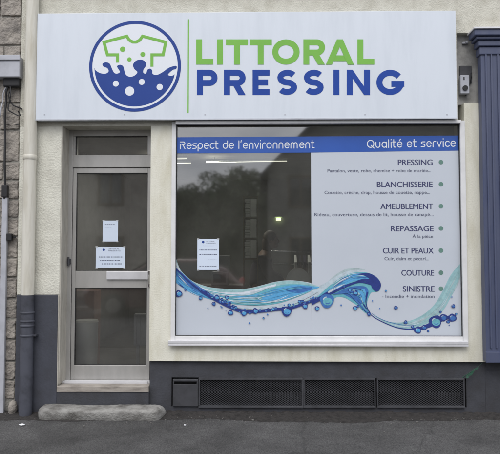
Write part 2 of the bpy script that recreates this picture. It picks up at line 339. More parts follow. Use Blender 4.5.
# ---- vents in the plinth
def lattice(mb, x0, x1, z0, z1, y, pitch=.030, w=.0042):
    H = z1-z0; slope = .62
    for sgn in (1, -1):
        x = x0-H/slope-pitch
        while x < x1+H/slope+pitch:
            a = [(x, z0), (x+sgn*H/slope, z1)]
            (ax, az), (bx, bz) = a
            lo, hi = 0., 1.
            dx = bx-ax
            t0, t1 = sorted(((x0-ax)/dx, (x1-ax)/dx)); lo, hi = max(lo, t0), min(hi, t1)
            if hi-lo > .02:
                p = (ax+dx*lo, az+H*lo); q = (ax+dx*hi, az+H*hi)
                mb.ribbon([p, q], w, y+(0 if sgn > 0 else .0035), .003)
            x += pitch
for (a, c, lab) in ((200, 301.5, 'leftmost wide mesh vent beside the grey plate'), (304.5, 374, 'middle mesh vent'), (378, 463, 'rightmost mesh vent in its raised frame')):
    x0, x1, z0, z1 = RC(a, 380, c, 405.5, .03)
    mb = MB(); f = .022
    mb.box(x0-f*.6, x0, .012, .05, z0, z1); mb.box(x1, x1+f*.6, .012, .05, z0, z1); mb.box(x0-f*.6, x1+f*.6, .012, .05, z1, z1+f); mb.box(x0-f*.6, x1+f*.6, .012, .05, z0-f, z0)
    o = mb.build('vent_grille', M['ventplate'], B, bevel=.003); o['label'] = lab
    mb = MB(); lattice(mb, x0, x1, z0, z1, .034); g = mb.build('mesh', M['ventplate'], o)
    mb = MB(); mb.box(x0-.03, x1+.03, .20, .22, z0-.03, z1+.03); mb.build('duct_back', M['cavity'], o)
x0, x1, z0, z1 = RC(173, 379, 198, 406, .03)
mb = MB(); h = z1-z0
mb.box(x0, x1, .012, .04, z0, z1-.05); mb.box(x0, x1, .012, .04, z1-.022, z1); mb.box(x0, x0+.012, .012, .04, z1-.05, z1-.022); mb.box(x1-.012, x1, .012, .04, z1-.05, z1-.022)
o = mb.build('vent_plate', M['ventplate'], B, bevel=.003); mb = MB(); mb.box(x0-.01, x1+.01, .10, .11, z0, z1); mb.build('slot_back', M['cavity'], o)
# ---- shop window (frame is the part; pane, sill, films and lettering are sub-parts)
fx0, fx1, fz0, fz1 = XR, XE, ZWB, ZWT
gx0, gx1, gz0, gz1 = RC(176, 125, 460.5, 336, .02)
mb = MB()
mb.box(fx0, gx0, -.022, .09, fz0, fz1); mb.box(gx1, fx1, -.022, .09, fz0, fz1)
mb.box(gx0, gx1, -.06, .09, gz1, fz1); mb.box(gx0, gx1, -.012, .09, fz0, gz0)
FR = mb.build('shop_window', M['whitealu'], B, bevel=.004)
mb = MB(); bd = .005
mb.box(gx0, gx0+bd, .004, .03, gz0, gz1); mb.box(gx1-bd, gx1, .004, .03, gz0, gz1); mb.box(gx0+bd, gx1-bd, .004, .03, gz0, gz0+bd); mb.box(gx0+bd, gx1-bd, .004, .03, gz1-bd, gz1)
mb.build('glazing_bead', M['black'], FR)
mb = MB(); mb.add([(gx0, .03, gz0), (gx1, .03, gz0), (gx1, .03, gz1), (gx0, .03, gz1)], [(0, 1, 2, 3)]); mb.build('pane', M['glass'], FR)
a0, a1, c0, c1 = RC(168, 341, 468.5, 346, -.05)
mb = MB(); mb.box(a0, a1, -.055, .0, c0+.018, c1); mb.box(a0, a1, -.055, -.047, c0-.004, c0+.018)
mb.build('window_sill', M['sill'], FR, bevel=.004)
YG = .0255
# blue band across the top
pb = [(gx0, P(176, 137.3, YG)[1]), (gx1, P(460, 135.6, YG)[1]), (gx1, P(460, 150.6, YG)[1]), (P(311, 152.8, YG)[0], P(311, 152.6, YG)[1]), (gx0, P(176, 153.4, YG)[1])]
mb = MB(); mb.poly(pb, YG, .0008); mb.build('blue_banner', M['vband'], FR)
# white panel + white area under the wave
xp = P(311.3, 220, YG)[0]
mb = MB(); mb.poly([(xp, gz0+bd), (gx1-bd, gz0+bd), (gx1-bd, P(460, 150.7, YG)[1]), (xp, P(311, 152.7, YG)[1])], YG, .0008)
mb.build('white_film', M['vinyl'], FR)
def smooth(pts, n=4):
    out = []
    for i in range(len(pts)-1):
        p0, p1, p2, p3 = pts[max(i-1, 0)], pts[i], pts[i+1], pts[min(i+2, len(pts)-1)]
        for k in range(n):
            t = k/n; out.append(tuple(.5*((2*p1[j])+(-p0[j]+p2[j])*t+(2*p0[j]-5*p1[j]+4*p2[j]-p3[j])*t*t+(-p0[j]+3*p1[j]-3*p2[j]+p3[j])*t**3) for j in (0, 1)))
    return out+[pts[-1]]
top = smooth([(175.9, 256.5), (177.5, 263), (181, 271), (186, 276.6), (194, 281.7), (203.7, 285.6), (213.6, 287.8), (229.4, 289), (240, 289.3), (252, 287.7), (263.8, 284.7), (275.6, 281.7), (289.5, 280.3), (303.4, 281.5), (311.3, 283)])
mb = MB(); mb.poly([P(a, b, YG) for a, b in top]+[(xp-.0005, gz0+bd), (gx0+bd, gz0+bd)], YG, .0008)
o = mb.build('white_film', M['vinyl'], FR); o['label'] = 'white film cut to the wave outline under the clear glass'
# ---- wave graphic
mb = MB(); ly = [YG-.001]
def lay(k, pts, sm=True, n=4):
    if sm: q = smooth(pts+[pts[0]], n)[:-1]
    else: q = pts
    mb.ppoly(q, ly[0], .0003, WK.index(k)); ly[0] -= .00042
def band(k, up, lo): 
    mb.ppoly(smooth(up)+smooth(lo)[::-1], ly[0], .0003, WK.index(k)); ly[0] -= .00042
def stroke(k, pts, w):
    q = smooth(pts); n = len(q)
    if isinstance(w, (tuple, list)):
        ww = [w[0]+(w[1]-w[0])*i/(n-1) if len(w) == 2 else (w[0]+(w[1]-w[0])*i*2/(n-1) if i*2 < n-1 else w[1]+(w[2]-w[1])*(i*2/(n-1)-1)) for i in range(n)]
    else: ww = [w]*n
    # outline of the stroke in photo pixels, as one polygon
    Lf, Rt = [], []
    for i in range(n):
        a, b = Vector(q[max(i-1, 0)]), Vector(q[min(i+1, n-1)]); d = (b-a).normalized(); nn = Vector((-d.y, d.x))*max(ww[i], .05)/2
        Lf.append(tuple(Vector(q[i])+nn)); Rt.append(tuple(Vector(q[i])-nn))
    mb.ppoly(Lf+Rt[::-1], ly[0], .0003, WK.index(k)); ly[0] -= .00042
bn = [0]
def bub(x, y, r, k='navy', k2='teal'):
    X, Z = P(x, y, YG); s = r/100*.985; bn[0] += 1; yy = ly[0]-(bn[0] % 12)*.00004; n = 16; ph = random.uniform(0, 6)
    mb.poly([(X+s*(1+.09*math.sin(3*a+ph))*math.cos(a), Z+s*(1+.09*math.sin(3*a+ph))*math.sin(a)) for a in [2*PI*i/n for i in range(n)]], yy, .0003, WK.index(k))
    if k2:
        mb.poly([(X+s*.1+s*.68*math.cos(a), Z-s*.12+s*.55*math.sin(a)) for a in [2*PI*i/n for i in range(n)]], yy-.0005, .0003, WK.index('mid' if r < 2.2 and random.random() < .6 else k2))
        if r > 1.5: mb.ribbon(arc(X, Z, s*.55, s*.52, 95, 165, 5), s*.16, yy-.0010, .0003, WK.index('pale'))
        if r > 2.5: mb.ribbon(arc(X+s*.1, Z-s*.1, s*.4, s*.32, 220, 330, 6), s*.13, yy-.0010, .0003, WK.index('mid'))
def flow(up, lo, n, cols, wmax=1.1):
    """thin flowing streaks between two outlines, as in the printed water"""
    U, V_ = smooth(up, 6), smooth(lo, 6)
    for _ in range(n):
        t = random.uniform(.08, .92); a = random.uniform(0, .7); b = min(1, a+random.uniform(.15, .4)); q = []
        for i in range(7):
            u = a+(b-a)*i/6; iu, iv = int(u*(len(U)-1)), int(u*(len(V_)-1)); tt = t+.05*math.sin(u*9+_)
            q.append((U[iu][0]*(1-tt)+V_[iv][0]*tt, U[iu][1]*(1-tt)+V_[iv][1]*tt))
        sv = ly[0]; stroke(random.choice(cols), q, (.1, random.uniform(.4, wmax), .1)); ly[0] = sv-.00003
E_ = 176.3
band('pteal', [(E_, 259), (179, 267.5), (185, 275), (194, 281.9), (203.7, 285.8), (213.6, 288), (229.4, 289.2), (240, 289.5), (252, 288), (263.8, 285), (275.6, 282), (289.5, 280.6), (303.4, 281.8), (318, 286)],
     [(E_, 266), (180, 272.5), (186, 279.5), (195, 286.5), (205, 291.5), (214, 295), (229.4, 297), (240, 297), (252, 295), (263.8, 291.5), (275.6, 288), (289.5, 286), (303.4, 286), (318, 288)])
band('white', [(E_, 262), (180, 270), (187, 278), (196, 284.5), (206, 289), (216, 291.5), (229, 292.5), (240, 292.3), (252, 290.3), (264, 287), (276, 284)],
     [(E_, 265), (180, 272.5), (187, 280), (196, 286), (206, 290.5), (216, 293.5), (229, 295), (240, 295), (252, 292.5), (264, 289), (276, 286)])
band('sky', [(E_, 269), (183, 277), (192, 285.5), (203, 293), (214, 299)], [(E_, 283), (183, 288), (192, 293.5), (203, 297.3), (214, 300.5)])
band('mid', [(E_, 268), (183, 276), (192, 284.5), (203, 292), (214, 298)], [(E_, 276), (183, 282), (192, 288.5), (203, 294.5), (214, 299.5)])
band('teal', [(203, 289.5), (212, 291.5), (229.4, 294.3), (240, 294.2), (255.8, 292.6), (269.7, 288.4), (283.6, 284.6), (299.4, 284.2), (311, 285.5)],
     [(203, 292.5), (212, 297), (229.4, 303), (240, 304.8), (259.8, 305.5), (279.6, 303), (299.4, 296.2), (311, 291)])
band('sky', [(262, 297), (272, 290), (286, 286), (299, 285), (319, 286.9)], [(262, 299), (272, 300.5), (283, 299.5), (299, 294.5), (319, 287.7)])
band('mid', [(286, 289.5), (299, 286.3), (312, 287)], [(286, 291), (299, 293), (312, 289.3)])
stroke('white', [(255, 296), (263, 301), (273, 301.5), (288, 295.5)], (.2, 2.0, .2))
stroke('pale', [(232, 295.5), (246, 294.5), (258, 291.5), (270, 287)], (.3, 2.4, .3))
stroke('pteal', [(212, 294), (226, 299.5), (242, 301.5), (256, 301)], (.3, 1.8, .2))
stroke('pale', [(236, 307.5), (258, 308.3), (282, 306), (300, 300), (318, 291.5)], (.6, 4.0, 1.0))
stroke('pteal', [(262, 309.3), (282, 308.2), (300, 303), (318, 295.5)], (.2, 1.6, .3))
flow([(196, 285.5), (212, 291.5), (229.4, 294.3), (240, 294.2), (255.8, 292.6), (269.7, 288.4), (283.6, 284.6), (299.4, 284.2), (311, 285.5)],
     [(196, 288), (212, 297), (229.4, 303), (240, 304.8), (259.8, 305.5), (279.6, 303), (299.4, 296.2), (311, 291)], 34, ['pteal', 'pale', 'teal', 'sky', 'white', 'sky'], 1.3)
flow([(E_, 269), (183, 277), (192, 285.5), (203, 293), (214, 299)], [(E_, 283), (183, 288), (192, 293.5), (203, 297.3), (214, 300.5)], 14, ['sky', 'mid', 'teal', 'navy', 'pale'], 1.1)
ly[0] -= .0003
stroke('navy', [(176.6, 269), (185, 277.6), (196, 286.6), (205.6, 294), (217.5, 300.8), (229.4, 306.6), (239, 310.4), (249, 311.5), (262, 311), (275, 309.5), (290, 308), (303, 304), (318, 298.5), (328, 292.5)], (1.4, 3.6, 2.2))
stroke('mid', [(180, 271.5), (190, 280.5), (203, 290), (216, 297.5), (228, 303)], (.6, 1.6, .6))
for i in range(70):
    u = random.random(); 
    px_ = 196+u*124; py_ = (286.6+(px_-196)*.545 if px_ < 240 else 311.5-(px_-240)*.02-max(0, px_-262)**1.35*.055)
    r = random.uniform(.5, 1.7); bub(px_, py_+random.uniform(-2, 2.2), r, random.choice(['navy', 'navy', 'mid']), random.choice(['sky', 'teal', 'mid', None]))
ly[0] -= .0018
for x, y, r in ((179, 293.5, 3.4), (230.6, 312.6, 2.7), (213.8, 303.6, 2.0), (200.6, 298, 1.9), (185.5, 289.7, 1.2), (244, 312.8, 3.0), (255.5, 310.8, 2.9), (286.5, 311, 5.2), (305, 306, 2.8), (217, 297.5, 2.6), (227, 297.5, 2.0), (223, 302, 1.7), (263.5, 318, 1.1), (249.5, 323, .9), (267.5, 314.5, .9), (208, 308, .6), (222, 307.5, .7), (226, 310, .6), (221, 306.5, .7)): bub(x, y, r, 'navy' if r > 1 else 'mid', ('sky' if r > 1 else None))
# crest
ly[0] = YG-.001
stroke('ghost', [(326, 284), (338, 274.5), (352, 269.2), (365, 269.8)], (.5, 3.2, .4))
lay('pale', [(311.6, 287), (318, 286.4), (326, 282.5), (338, 275.3), (348, 271), (361, 270), (352, 274), (342, 279), (332, 286), (322, 294.5), (311.6, 299)])
lay('teal', [(316, 298), (324, 290.5), (331, 284.6), (340, 278.1), (350, 273.5), (361.5, 272), (371, 273.8), (378.3, 278.8), (380.9, 284.7), (379.3, 290.6), (375.3, 292), (371.4, 292.5), (369, 296.6), (367.2, 302.5), (367.6, 309.5), (371.2, 315.2), (364.5, 312.4), (358.5, 306.5), (351.6, 301.8), (345, 298), (337, 297), (328, 302)])
lay('sky', [(345, 278), (355, 273.8), (365, 273), (373, 275.5), (379, 281), (379, 288), (370, 285), (362, 280.5), (352, 281.5), (340, 287), (334, 289), (338, 282.5)])
lay('mid', [(338, 292), (348, 287.5), (358, 286), (366, 287), (368.5, 292), (366, 300), (360, 304), (353, 299.5), (345, 295)])
lay('sky', [(358, 290), (364, 289), (366, 294), (365, 302), (361, 300), (357, 295)])
flow([(316, 297), (324, 290.5), (331, 284.6), (340, 278.1), (350, 273.5), (361.5, 272.2), (372, 275)], [(318, 300), (328, 296), (338, 290), (348, 285.5), (358, 282), (366, 280.5), (374, 281)], 30, ['white', 'sky', 'pteal', 'pale', 'mid', 'teal'], 1.2)
flow([(340, 296), (350, 299), (357, 304), (364, 311), (371, 315)], [(352, 287), (364, 289), (367, 296), (366.5, 304), (369, 312)], 20, ['sky', 'mid', 'teal', 'navy', 'pteal'], 1.1)
ly[0] -= .0003
lay('navy', [(357, 274.2), (367, 273), (375, 276), (380, 281.5), (380.9, 286), (379, 290.4), (375.5, 291.4), (372.2, 288), (370.3, 284), (364, 281), (356.5, 281), (364, 278.6), (369.5, 279), (365, 275.8)])
stroke('navy', [(322, 297), (330, 293.7), (339, 289.3), (349, 284.7), (360, 281.7), (371, 284.2)], (1.8, 2.6, 1.4))
stroke('sky', [(346, 278.5), (356, 276), (366, 277)], (.2, 1.3, .2))
stroke('white', [(333, 286.6), (342, 280), (352, 275.6)], (.2, .9, .2))
stroke('navy', [(367.5, 292), (366, 300), (367, 307), (371, 314.5)], (1.6, .8, .8))
stroke('mid', [(343, 291), (350, 294), (356, 300), (362, 307), (369, 314)], (1.2, 2.0, .8))
stroke('pteal', [(352, 288.6), (359, 294), (363, 303)], (.3, 1.4, .3))
stroke('navy', [(311.8, 303.5), (317, 300.8), (323, 298)], (3.2, 2.4))
stroke('mid', [(333, 294), (343, 292.6), (353, 291.5)], (.8, 2.2, .6))
for x, y, r in ((326.8, 300.6, 7.0), (355.5, 292.8, 2.4), (349.5, 290, 1.6), (360, 296, 1.5), (344, 286.5, 1.3)): bub(x, y, r, 'navy' if r < 5 else 'mid', 'sky' if r < 5 else 'teal')
ly[0] -= .0016
for x, y, r in ((317, 308.3, 2.4), (355, 308, 2.2), (357.8, 306.2, 1.3), (368.8, 314, 2.0), (341, 305, .8), (372.3, 300.8, .7), (385.7, 290.8, 1.1), (379.5, 308.5, .6), (395.6, 307.5, 1.9), (453, 306, 1.9), (451.5, 297, .7)): bub(x, y, r, 'navy' if r > 1 else 'mid', 'sky' if r > 1 else None)
# sweep on the right
ly[0] = YG-.001
band('swoosh', [(460, 264), (454.5, 270), (449, 278), (442.8, 290.6), (434.4, 304.5), (421.8, 315.5), (405, 322), (388, 321.5), (374, 315)],
     [(460, 279), (456, 288), (451, 297), (442.8, 311), (430, 322), (413, 328), (400, 328), (388, 324), (374, 316)])
flow([(460, 264), (454.5, 270), (449, 278), (442.8, 290.6), (434.4, 304.5), (421.8, 315.5), (405, 322), (388, 321.5)], [(460, 279), (456, 288), (451, 297), (442.8, 311), (430, 322), (413, 328), (400, 328), (388, 324)], 26, ['pteal', 'ghost', 'swoosh', 'pale', 'swoosh'], 1.6)
stroke('pteal', [(458, 270), (449, 286), (439, 304), (424, 317), (404, 324)], (.6, 2.6, .5))
stroke('navy', [(368.8, 313), (376, 318.5), (389, 324.8), (400, 328.3), (413, 329.3), (422, 328)], (.8, .9, 1.6))
stroke('mid', [(372, 313.5), (380, 318.5), (391, 322.6), (404, 325), (416, 325)], (.3, .5, .4))
stroke('navy', [(412, 329), (420, 328.5), (430, 325), (440, 320), (450, 317), (456, 315.5)], (2, 5.0, 2))
for x, y, r in ((417.6, 330, 3.6), (412.5, 327, 1.6), (424, 327.5, 2.6), (435.4, 321.5, 6.3), (443.5, 317.5, 3.6), (452.3, 317.8, 4.0), (448, 321.5, 1.8), (428, 331, 1.2), (405.5, 322.2, 1.9), (456, 314, 1.2), (440.5, 312, 1.2), (449, 325, .6)):
    bub(x, y, r, 'navy', 'teal' if r > 5 else random.choice(['sky', 'mid'])); ly[0] -= .00012
mb.build('wave_graphic', WM, FR)
# ---- lettering on the window
mb = MB(); YL = YG-.0016
def rx(x): return x
rows = [(159.2, 165, 'PRESSING', 398, 432.5, 'Pantalon, veste, robe, chemise + robe de mariée...', 327.5, 431, 168.8, 172),
        (181.3, 187, 'BLANCHISSERIE', 377, 432.5, 'Couette, crèche, drap, housse de couette, nappe...', 324.5, 430, 190.5, 193.8),
        (203.3, 209, 'AMEUBLEMENT', 380.5, 433, 'Rideau, couverture, dessus de lit, housse de canapé...', 314.5, 433.5, 212.6, 216),
        (225.5, 231.2, 'REPASSAGE', 391, 433.5, 'À la pièce', 412.5, 433, 234.6, 237.8),
        (247.6, 253.4, 'CUIR ET PEAUX', 383, 433.5, 'Cuir, daim et pécari...', 384.5, 429, 256.8, 260.2),
        (269.8, 275.6, 'COUTURE', 401.5, 434, None, 0, 0, 0, 0),
        (285.8, 291.7, 'SINISTRE', 403, 434.5, '- Incendie + inondation', 382, 434.5, 294.6, 298)]

for (t0, t1, w_, xa, xb, sub, sa, sb, s0, s1) in rows:
    mb = MB(); text_mesh(mb, w_, YL, 0, px_right=xb, py_top=t0, py_base=t1, off=.0, fit=(xa, xb), bold=.020); mb.build('service_lettering', M['vtext'], FR)
    if sub: mb = MB(); text_mesh(mb, sub, YL, 0, px_right=sb, py_top=s0, py_base=s1, off=.0, fit=(sa, sb), bold=.012); mb.build('small_lettering', M['vdots'], FR)
    X, Z = P(441, (t0+t1)/2, YL); mb = MB(); mb.disc(X, Z, .023, YL, .0003); mb.build('bullet_dot', M['vdot'], FR)
# rounded stroke alphabet for the banner: (advance width, strokes), x-height .72, cap 1.0
h = .74
def e_(): return [[(.08, h*.52), (.56, h*.52)]+arc(.33, h*.5, .25, h*.46, 5, 320, 16)]
A_ = {'e': (.66, e_()), 'é': (.66, e_()+[[(.3, .88), (.42, 1.05)]]),
      'R': (.74, [[(.08, 0), (.08, .62)], [(.08, .9), (.42, .9)]+arc(.40, .72, .2, .2, 60, -90, 8)+[(.26, .5)], [(.40, .5), (.62, 0)]]),
      's': (.56, [[(.48, h*.9), (.2, h*.9)]+arc(.22, h*.72, .14, .13, 100, 260, 8)+arc(.32, h*.28, .15, .15, 80, -90, 8)+[(.06, h*.06)]]),
      'p': (.68, [[(.08, -.3), (.08, h*.5)]+arc(.33, h*.5, .25, h*.46, 180, -150, 18)]),
      'c': (.58, [arc(.33, h*.5, .25, h*.46, 45, 315, 14)]),
      't': (.44, [[(.14, 1.0), (.14, .16), (.22, .04), (.38, .04)], [(.02, h*.95), (.36, h*.95)]]),
      'd': (.70, [[(.60, 1.0), (.60, h*.5)]+arc(.35, h*.5, .25, h*.46, 0, -330, 18)]),
      'l': (.24, [[(.1, 1.0), (.1, .0)]]), "'": (.22, [[(.1, 1.05), (.06, .82)]]),
      'n': (.64, [[(.08, 0), (.08, h*.5)]+arc(.30, h*.55, .22, h*.41, 180, 0, 12)+[(.52, 0)]]),
      'v': (.58, [[(.04, h*.95), (.27, .02), (.50, h*.95)]]), 'i': (.22, [[(.1, h*.95), (.1, 0)], [(.1, .98), (.1, 1.04)]]),
      'r': (.46, [[(.08, 0), (.08, h*.55)]+arc(.28, h*.6, .20, h*.36, 180, 60, 8)]),
      'o': (.70, [arc(.33, h*.5, .26, h*.46, 0, 360, 20)]),
      'm': (.98, [[(.08, 0), (.08, h*.6)]+arc(.26, h*.62, .18, h*.34, 180, 0, 10)+[(.44, 0)], [(.44, h*.6)]+arc(.62, h*.62, .18, h*.34, 180, 0, 10)+[(.80, 0)]]),
      'u': (.64, [[(.08, h*.95), (.08, h*.45)]+arc(.30, h*.42, .22, h*.38, 180, 360, 12)+[(.52, h*.95)]]),
      'a': (.68, [[(.58, h*.95), (.58, 0)], arc(.33, h*.5, .25, h*.46, 20, 340, 16)]),
      'Q': (.92, [arc(.44, .5, .36, .46, 0, 360, 24), [(.5, .3), (.82, -.06)]]), ' ': (.36, [])}
A_['c'] = (.58, A_['c'][1])
def stroke_text(s, xl, xr, ptop, pbase, y, w=.13):
    mb = MB()
    tot = sum(A_[c][0]+.03 for c in s); x0_, zb = P(xl, pbase[0], y); x1_, zb2 = P(xr, pbase[1], y); k = (x1_-x0_)/tot
    H0 = P(xl, ptop, y)[1]-zb; x = 0
    for c in s+' ':
        if c == ' ': mb.build('banner_word', M['vwhite'], FR); mb = MB()
        aw, st = A_[c]
        for qi, q in enumerate(st):
            pts = [(x0_+(x+u)*k, zb+(zb2-zb)*((x+u)/tot)+v*H0) for u, v in q]
            mb.ribbon(pts, w*H0, y-.0004*qi, .0003, 0, caps=True)
        x += aw+.03
stroke_text("Respect de l'environnement", 179.6, 315, 141.2, (148.9, 148.0), YL, .115)
stroke_text("Qualité et service", 366.6, 456.5, 140.0, (147.8, 146.6), YL, .122)

# ---- door
YD = .20
D0 = MB()
ox0, ox1, oz0, oz1 = RC(68.3, 130, 152, 381.5, YD)
ox1 = XQ+.02
tx0, tx1, tz0, tz1 = RC(75.4, 136, 147.6, 155, YD)
lx0, lx1, lz0, lz1 = RC(71.5, 167.8, 150, 380.5, YD)
ux0, ux1, uz0, uz1 = RC(75.6, 173, 147.2, 271, YD)
wx0, wx1, wz0, wz1 = RC(75.0, 288, 147.0, 365.4, YD)
oz1 = ZD+.0; XP2 = XP
# frame
D0.box(XP2+.0, lx0-.004, YD, YD+.10, ZT, oz1); D0.box(lx1+.004, ox1-.02, YD, YD+.10, ZT, oz1)
D0.box(lx0-.004, lx1+.004, YD, YD+.10, lz1+.004, tz0); D0.box(lx0-.004, lx1+.004, YD, YD+.10, tz1, oz1)
D0.box(lx0-.004, tx0, YD, YD+.10, tz0, tz1); D0.box(tx1, lx1+.004, YD, YD+.10, tz0, tz1)
DF = D0.build('door', M['alu'], B, bevel=.004); DF['label'] = 'aluminium glazed door with a transom light'
mb = MB(); y0, y1 = YD+.012, YD+.062
mb.box(lx0, ux0, y0, y1, lz0, lz1); mb.box(ux1, lx1, y0, y1, lz0, lz1); mb.box(ux0, ux1, y0, y1, uz1, lz1); mb.box(ux0, ux1, y0, y1, wz1, uz0); mb.box(ux0, ux1, y0, y1, lz0, wz0)
mb.build('door_leaf', M['alu'], DF, bevel=.003)
for nm, (a, b, c, d) in (('transom_pane', (tx0, tx1, tz0, tz1)), ('door_pane', (ux0, ux1, uz0, uz1)), ('door_pane', (ux0, ux1, wz0, wz1))):
    mb = MB(); yy = YD+.035; mb.add([(a, yy, c), (b, yy, c), (b, yy, d), (a, yy, d)], [(0, 1, 2, 3)]); mb.build(nm, M['dglass'], DF)
    mb = MB(); g = .005; ya, yb = YD+.018, YD+.034
    mb.box(a, a+g, ya, yb, c, d); mb.box(b-g, b, ya, yb, c, d); mb.box(a+g, b-g, ya, yb, c, c+g); mb.box(a+g, b-g, ya, yb, d-g, d); mb.build('gasket', M['black'], DF)
mb = MB(); mb.prect(106.5, 271.6, 147.8, 279.5, YD-.008, YD+.012); mb.build('push_plate', M['sill'], DF, bevel=.002)
a, b, c, d = RC(147.6, 271, 150, 287, YD-.03)
mb = MB(); mb.box(a+.002, a+.02, YD-.008, YD+.012, c, d); mb.tube([(a+.011, YD-.01, d-.04), (a+.011, YD-.045, d-.04), (a+.011, YD-.045, c+.03), (a+.011, YD-.01, c+.03)], .006, 8); mb.build('handle', M['chrome'], DF, bevel=.002)
a, b, c, d = RC(67, 257, 71, 266, YD)
mb = MB(); mb.box(a, b, YD-.02, YD, c+.02, d-.02); mb.tube([((a+b)/2, YD-.02, c), ((a+b)/2, YD-.02, d)], .010, 10); mb.build('hinge', M['ventplate'], DF)
mb = MB(); mb.box(XP+.002, XQ-.004, YD-.09, YD, ZT, ZT+.018); mb.box(XP+.03, XQ-.03, YD-.10, YD-.09, ZT, ZT+.03); mb.build('threshold_strip', M['sill'], DF, bevel=.003)
mb = MB()
mb.box(XP+.0, XP+.012, .0, YD-.0, ZT+.02, ZD); mb.build('reveal', M['trim'], DF)

# ------------------------------------------------------------------ sign board
YS = -.09
s0, s1, t0, t1 = RC(36.5, 12, 456.5, 119, YS)
SG = thing('shop_sign', 'long white fascia sign reading LITTORAL PRESSING above the door and window', 'sign', ((s0+s1)/2, YS, t0))
mb = MB(); mb.box(s0, s1, YS, -.015, t0, t1); mb.build('sign_board', M['sign'], SG, bevel=.003)
mb = MB(); mb.box(s0-.001, s1+.001, YS-.003, YS+.02, t0-.006, t0+.006); mb.build('bottom_edge', M['signedge'], SG)
for a in (44.5, 124.5, 205, 285, 365, 447):
    X, Z = P(a, 114.5, YS)
    mb = MB(); mb.tube([(X, YS-.004, Z), (X, YS+.002, Z)], .006, 10); mb.build('screw', M['plastic'], SG)
y = YS-.0004
def ring(mb, cx, cz, r0, r1, y, n=96, mi=0):
    for i in range(n):
        a, b = 2*PI*i/n, 2*PI*(i+1)/n
        mb.poly([(cx+r*math.cos(q), cz+r*math.sin(q)) for r, q in ((r0, a), (r1, a), (r1, b), (r0, b))], y, .0006, mi)
k = 1/4.127; cx, cz = P(135.0, 66.1, y); pxm = (P(136, 66, y)[0]-P(135, 66, y)[0])
mb = MB(); mb.disc(cx, cz, 44.5*pxm, y, .0003, 0, 96); mb.build('logo_disc', M['ringwhite'], SG)
mb = MB(); ring(mb, cx, cz, 42.7*pxm, 45.9*pxm, y-.0006)
sp = [(57, 240), (68, 252), (85, 261), (105, 263), (118, 254), (113, 240), (97, 233), (93, 222), (106, 216), (122, 221), (131, 240), (140, 258), (152, 263), (165, 256), (158, 243), (153, 232), (165, 226), (178, 232), (183, 250), (190, 268), (207, 276), (226, 270), (237, 256), (224, 243), (219, 225), (232, 209), (253, 205), (270, 214), (272, 230), (262, 246), (262, 260), (273, 262), (278, 247), (290, 242), (298, 250), (300, 264), (318, 268), (342, 256), (364, 240), (382, 233), (398, 231), (397, 243), (384, 247), (370, 258), (363, 268), (378, 272), (393, 265)]
spx = smooth([(80+a*k, 10+b*k) for a, b in sp], 4)
pts = [P(a, b, y) for a, b in spx]
R_ = 40.6*pxm
def ang(p): return math.atan2(p[1]-cz, p[0]-cx)
aE, aS = ang(pts[-1]), ang(pts[0])
while aS > aE: aS -= 2*PI
arcp = [(cx+R_*math.cos(aE+(aS-aE)*i/50), cz+R_*math.sin(aE+(aS-aE)*i/50)) for i in range(51)]
mb.poly(pts+arcp, y-.0006, .0006)
mb.build('logo_splash', M['lblue'], SG)
mb = MB()
for a, b, r in ((148, 304, 12.5), (205, 335, 19), (255, 297, 12.5), (329, 318, 13)):
    X, Z = P(80+a*k, 10+b*k, y); mb.disc(X, Z, r*k*pxm, y-.0016, .0005); mb.build('logo_bubble', M['ringwhite'], SG); mb = MB()
ts = [(155, 217), (155, 185), (113, 185), (99, 133), (193, 108), (203, 124), (218, 132), (232, 132), (247, 124), (258, 108), (354, 133), (343, 185), (297, 185), (297, 234)]
mb.ribbon([P(80+a*k, 10+b*k, y) for a, b in ts], 12.5*k*pxm, y-.0006, .0006); mb.build('logo_shirt', M['green'], SG); mb = MB()
for a, b, r in ((176, 162, 11), (204, 204, 9), (259, 183, 10)):
    X, Z = P(80+a*k, 10+b*k, y); mb.disc(X, Z, r*k*pxm, y-.0010, .0006); mb.build('logo_dot', M['green'], SG); mb = MB()
mb = MB(); mb.prect(187.7, 19.2, 188.9, 113, YS-.001, YS); mb.build('green_rule', M['green'], SG)
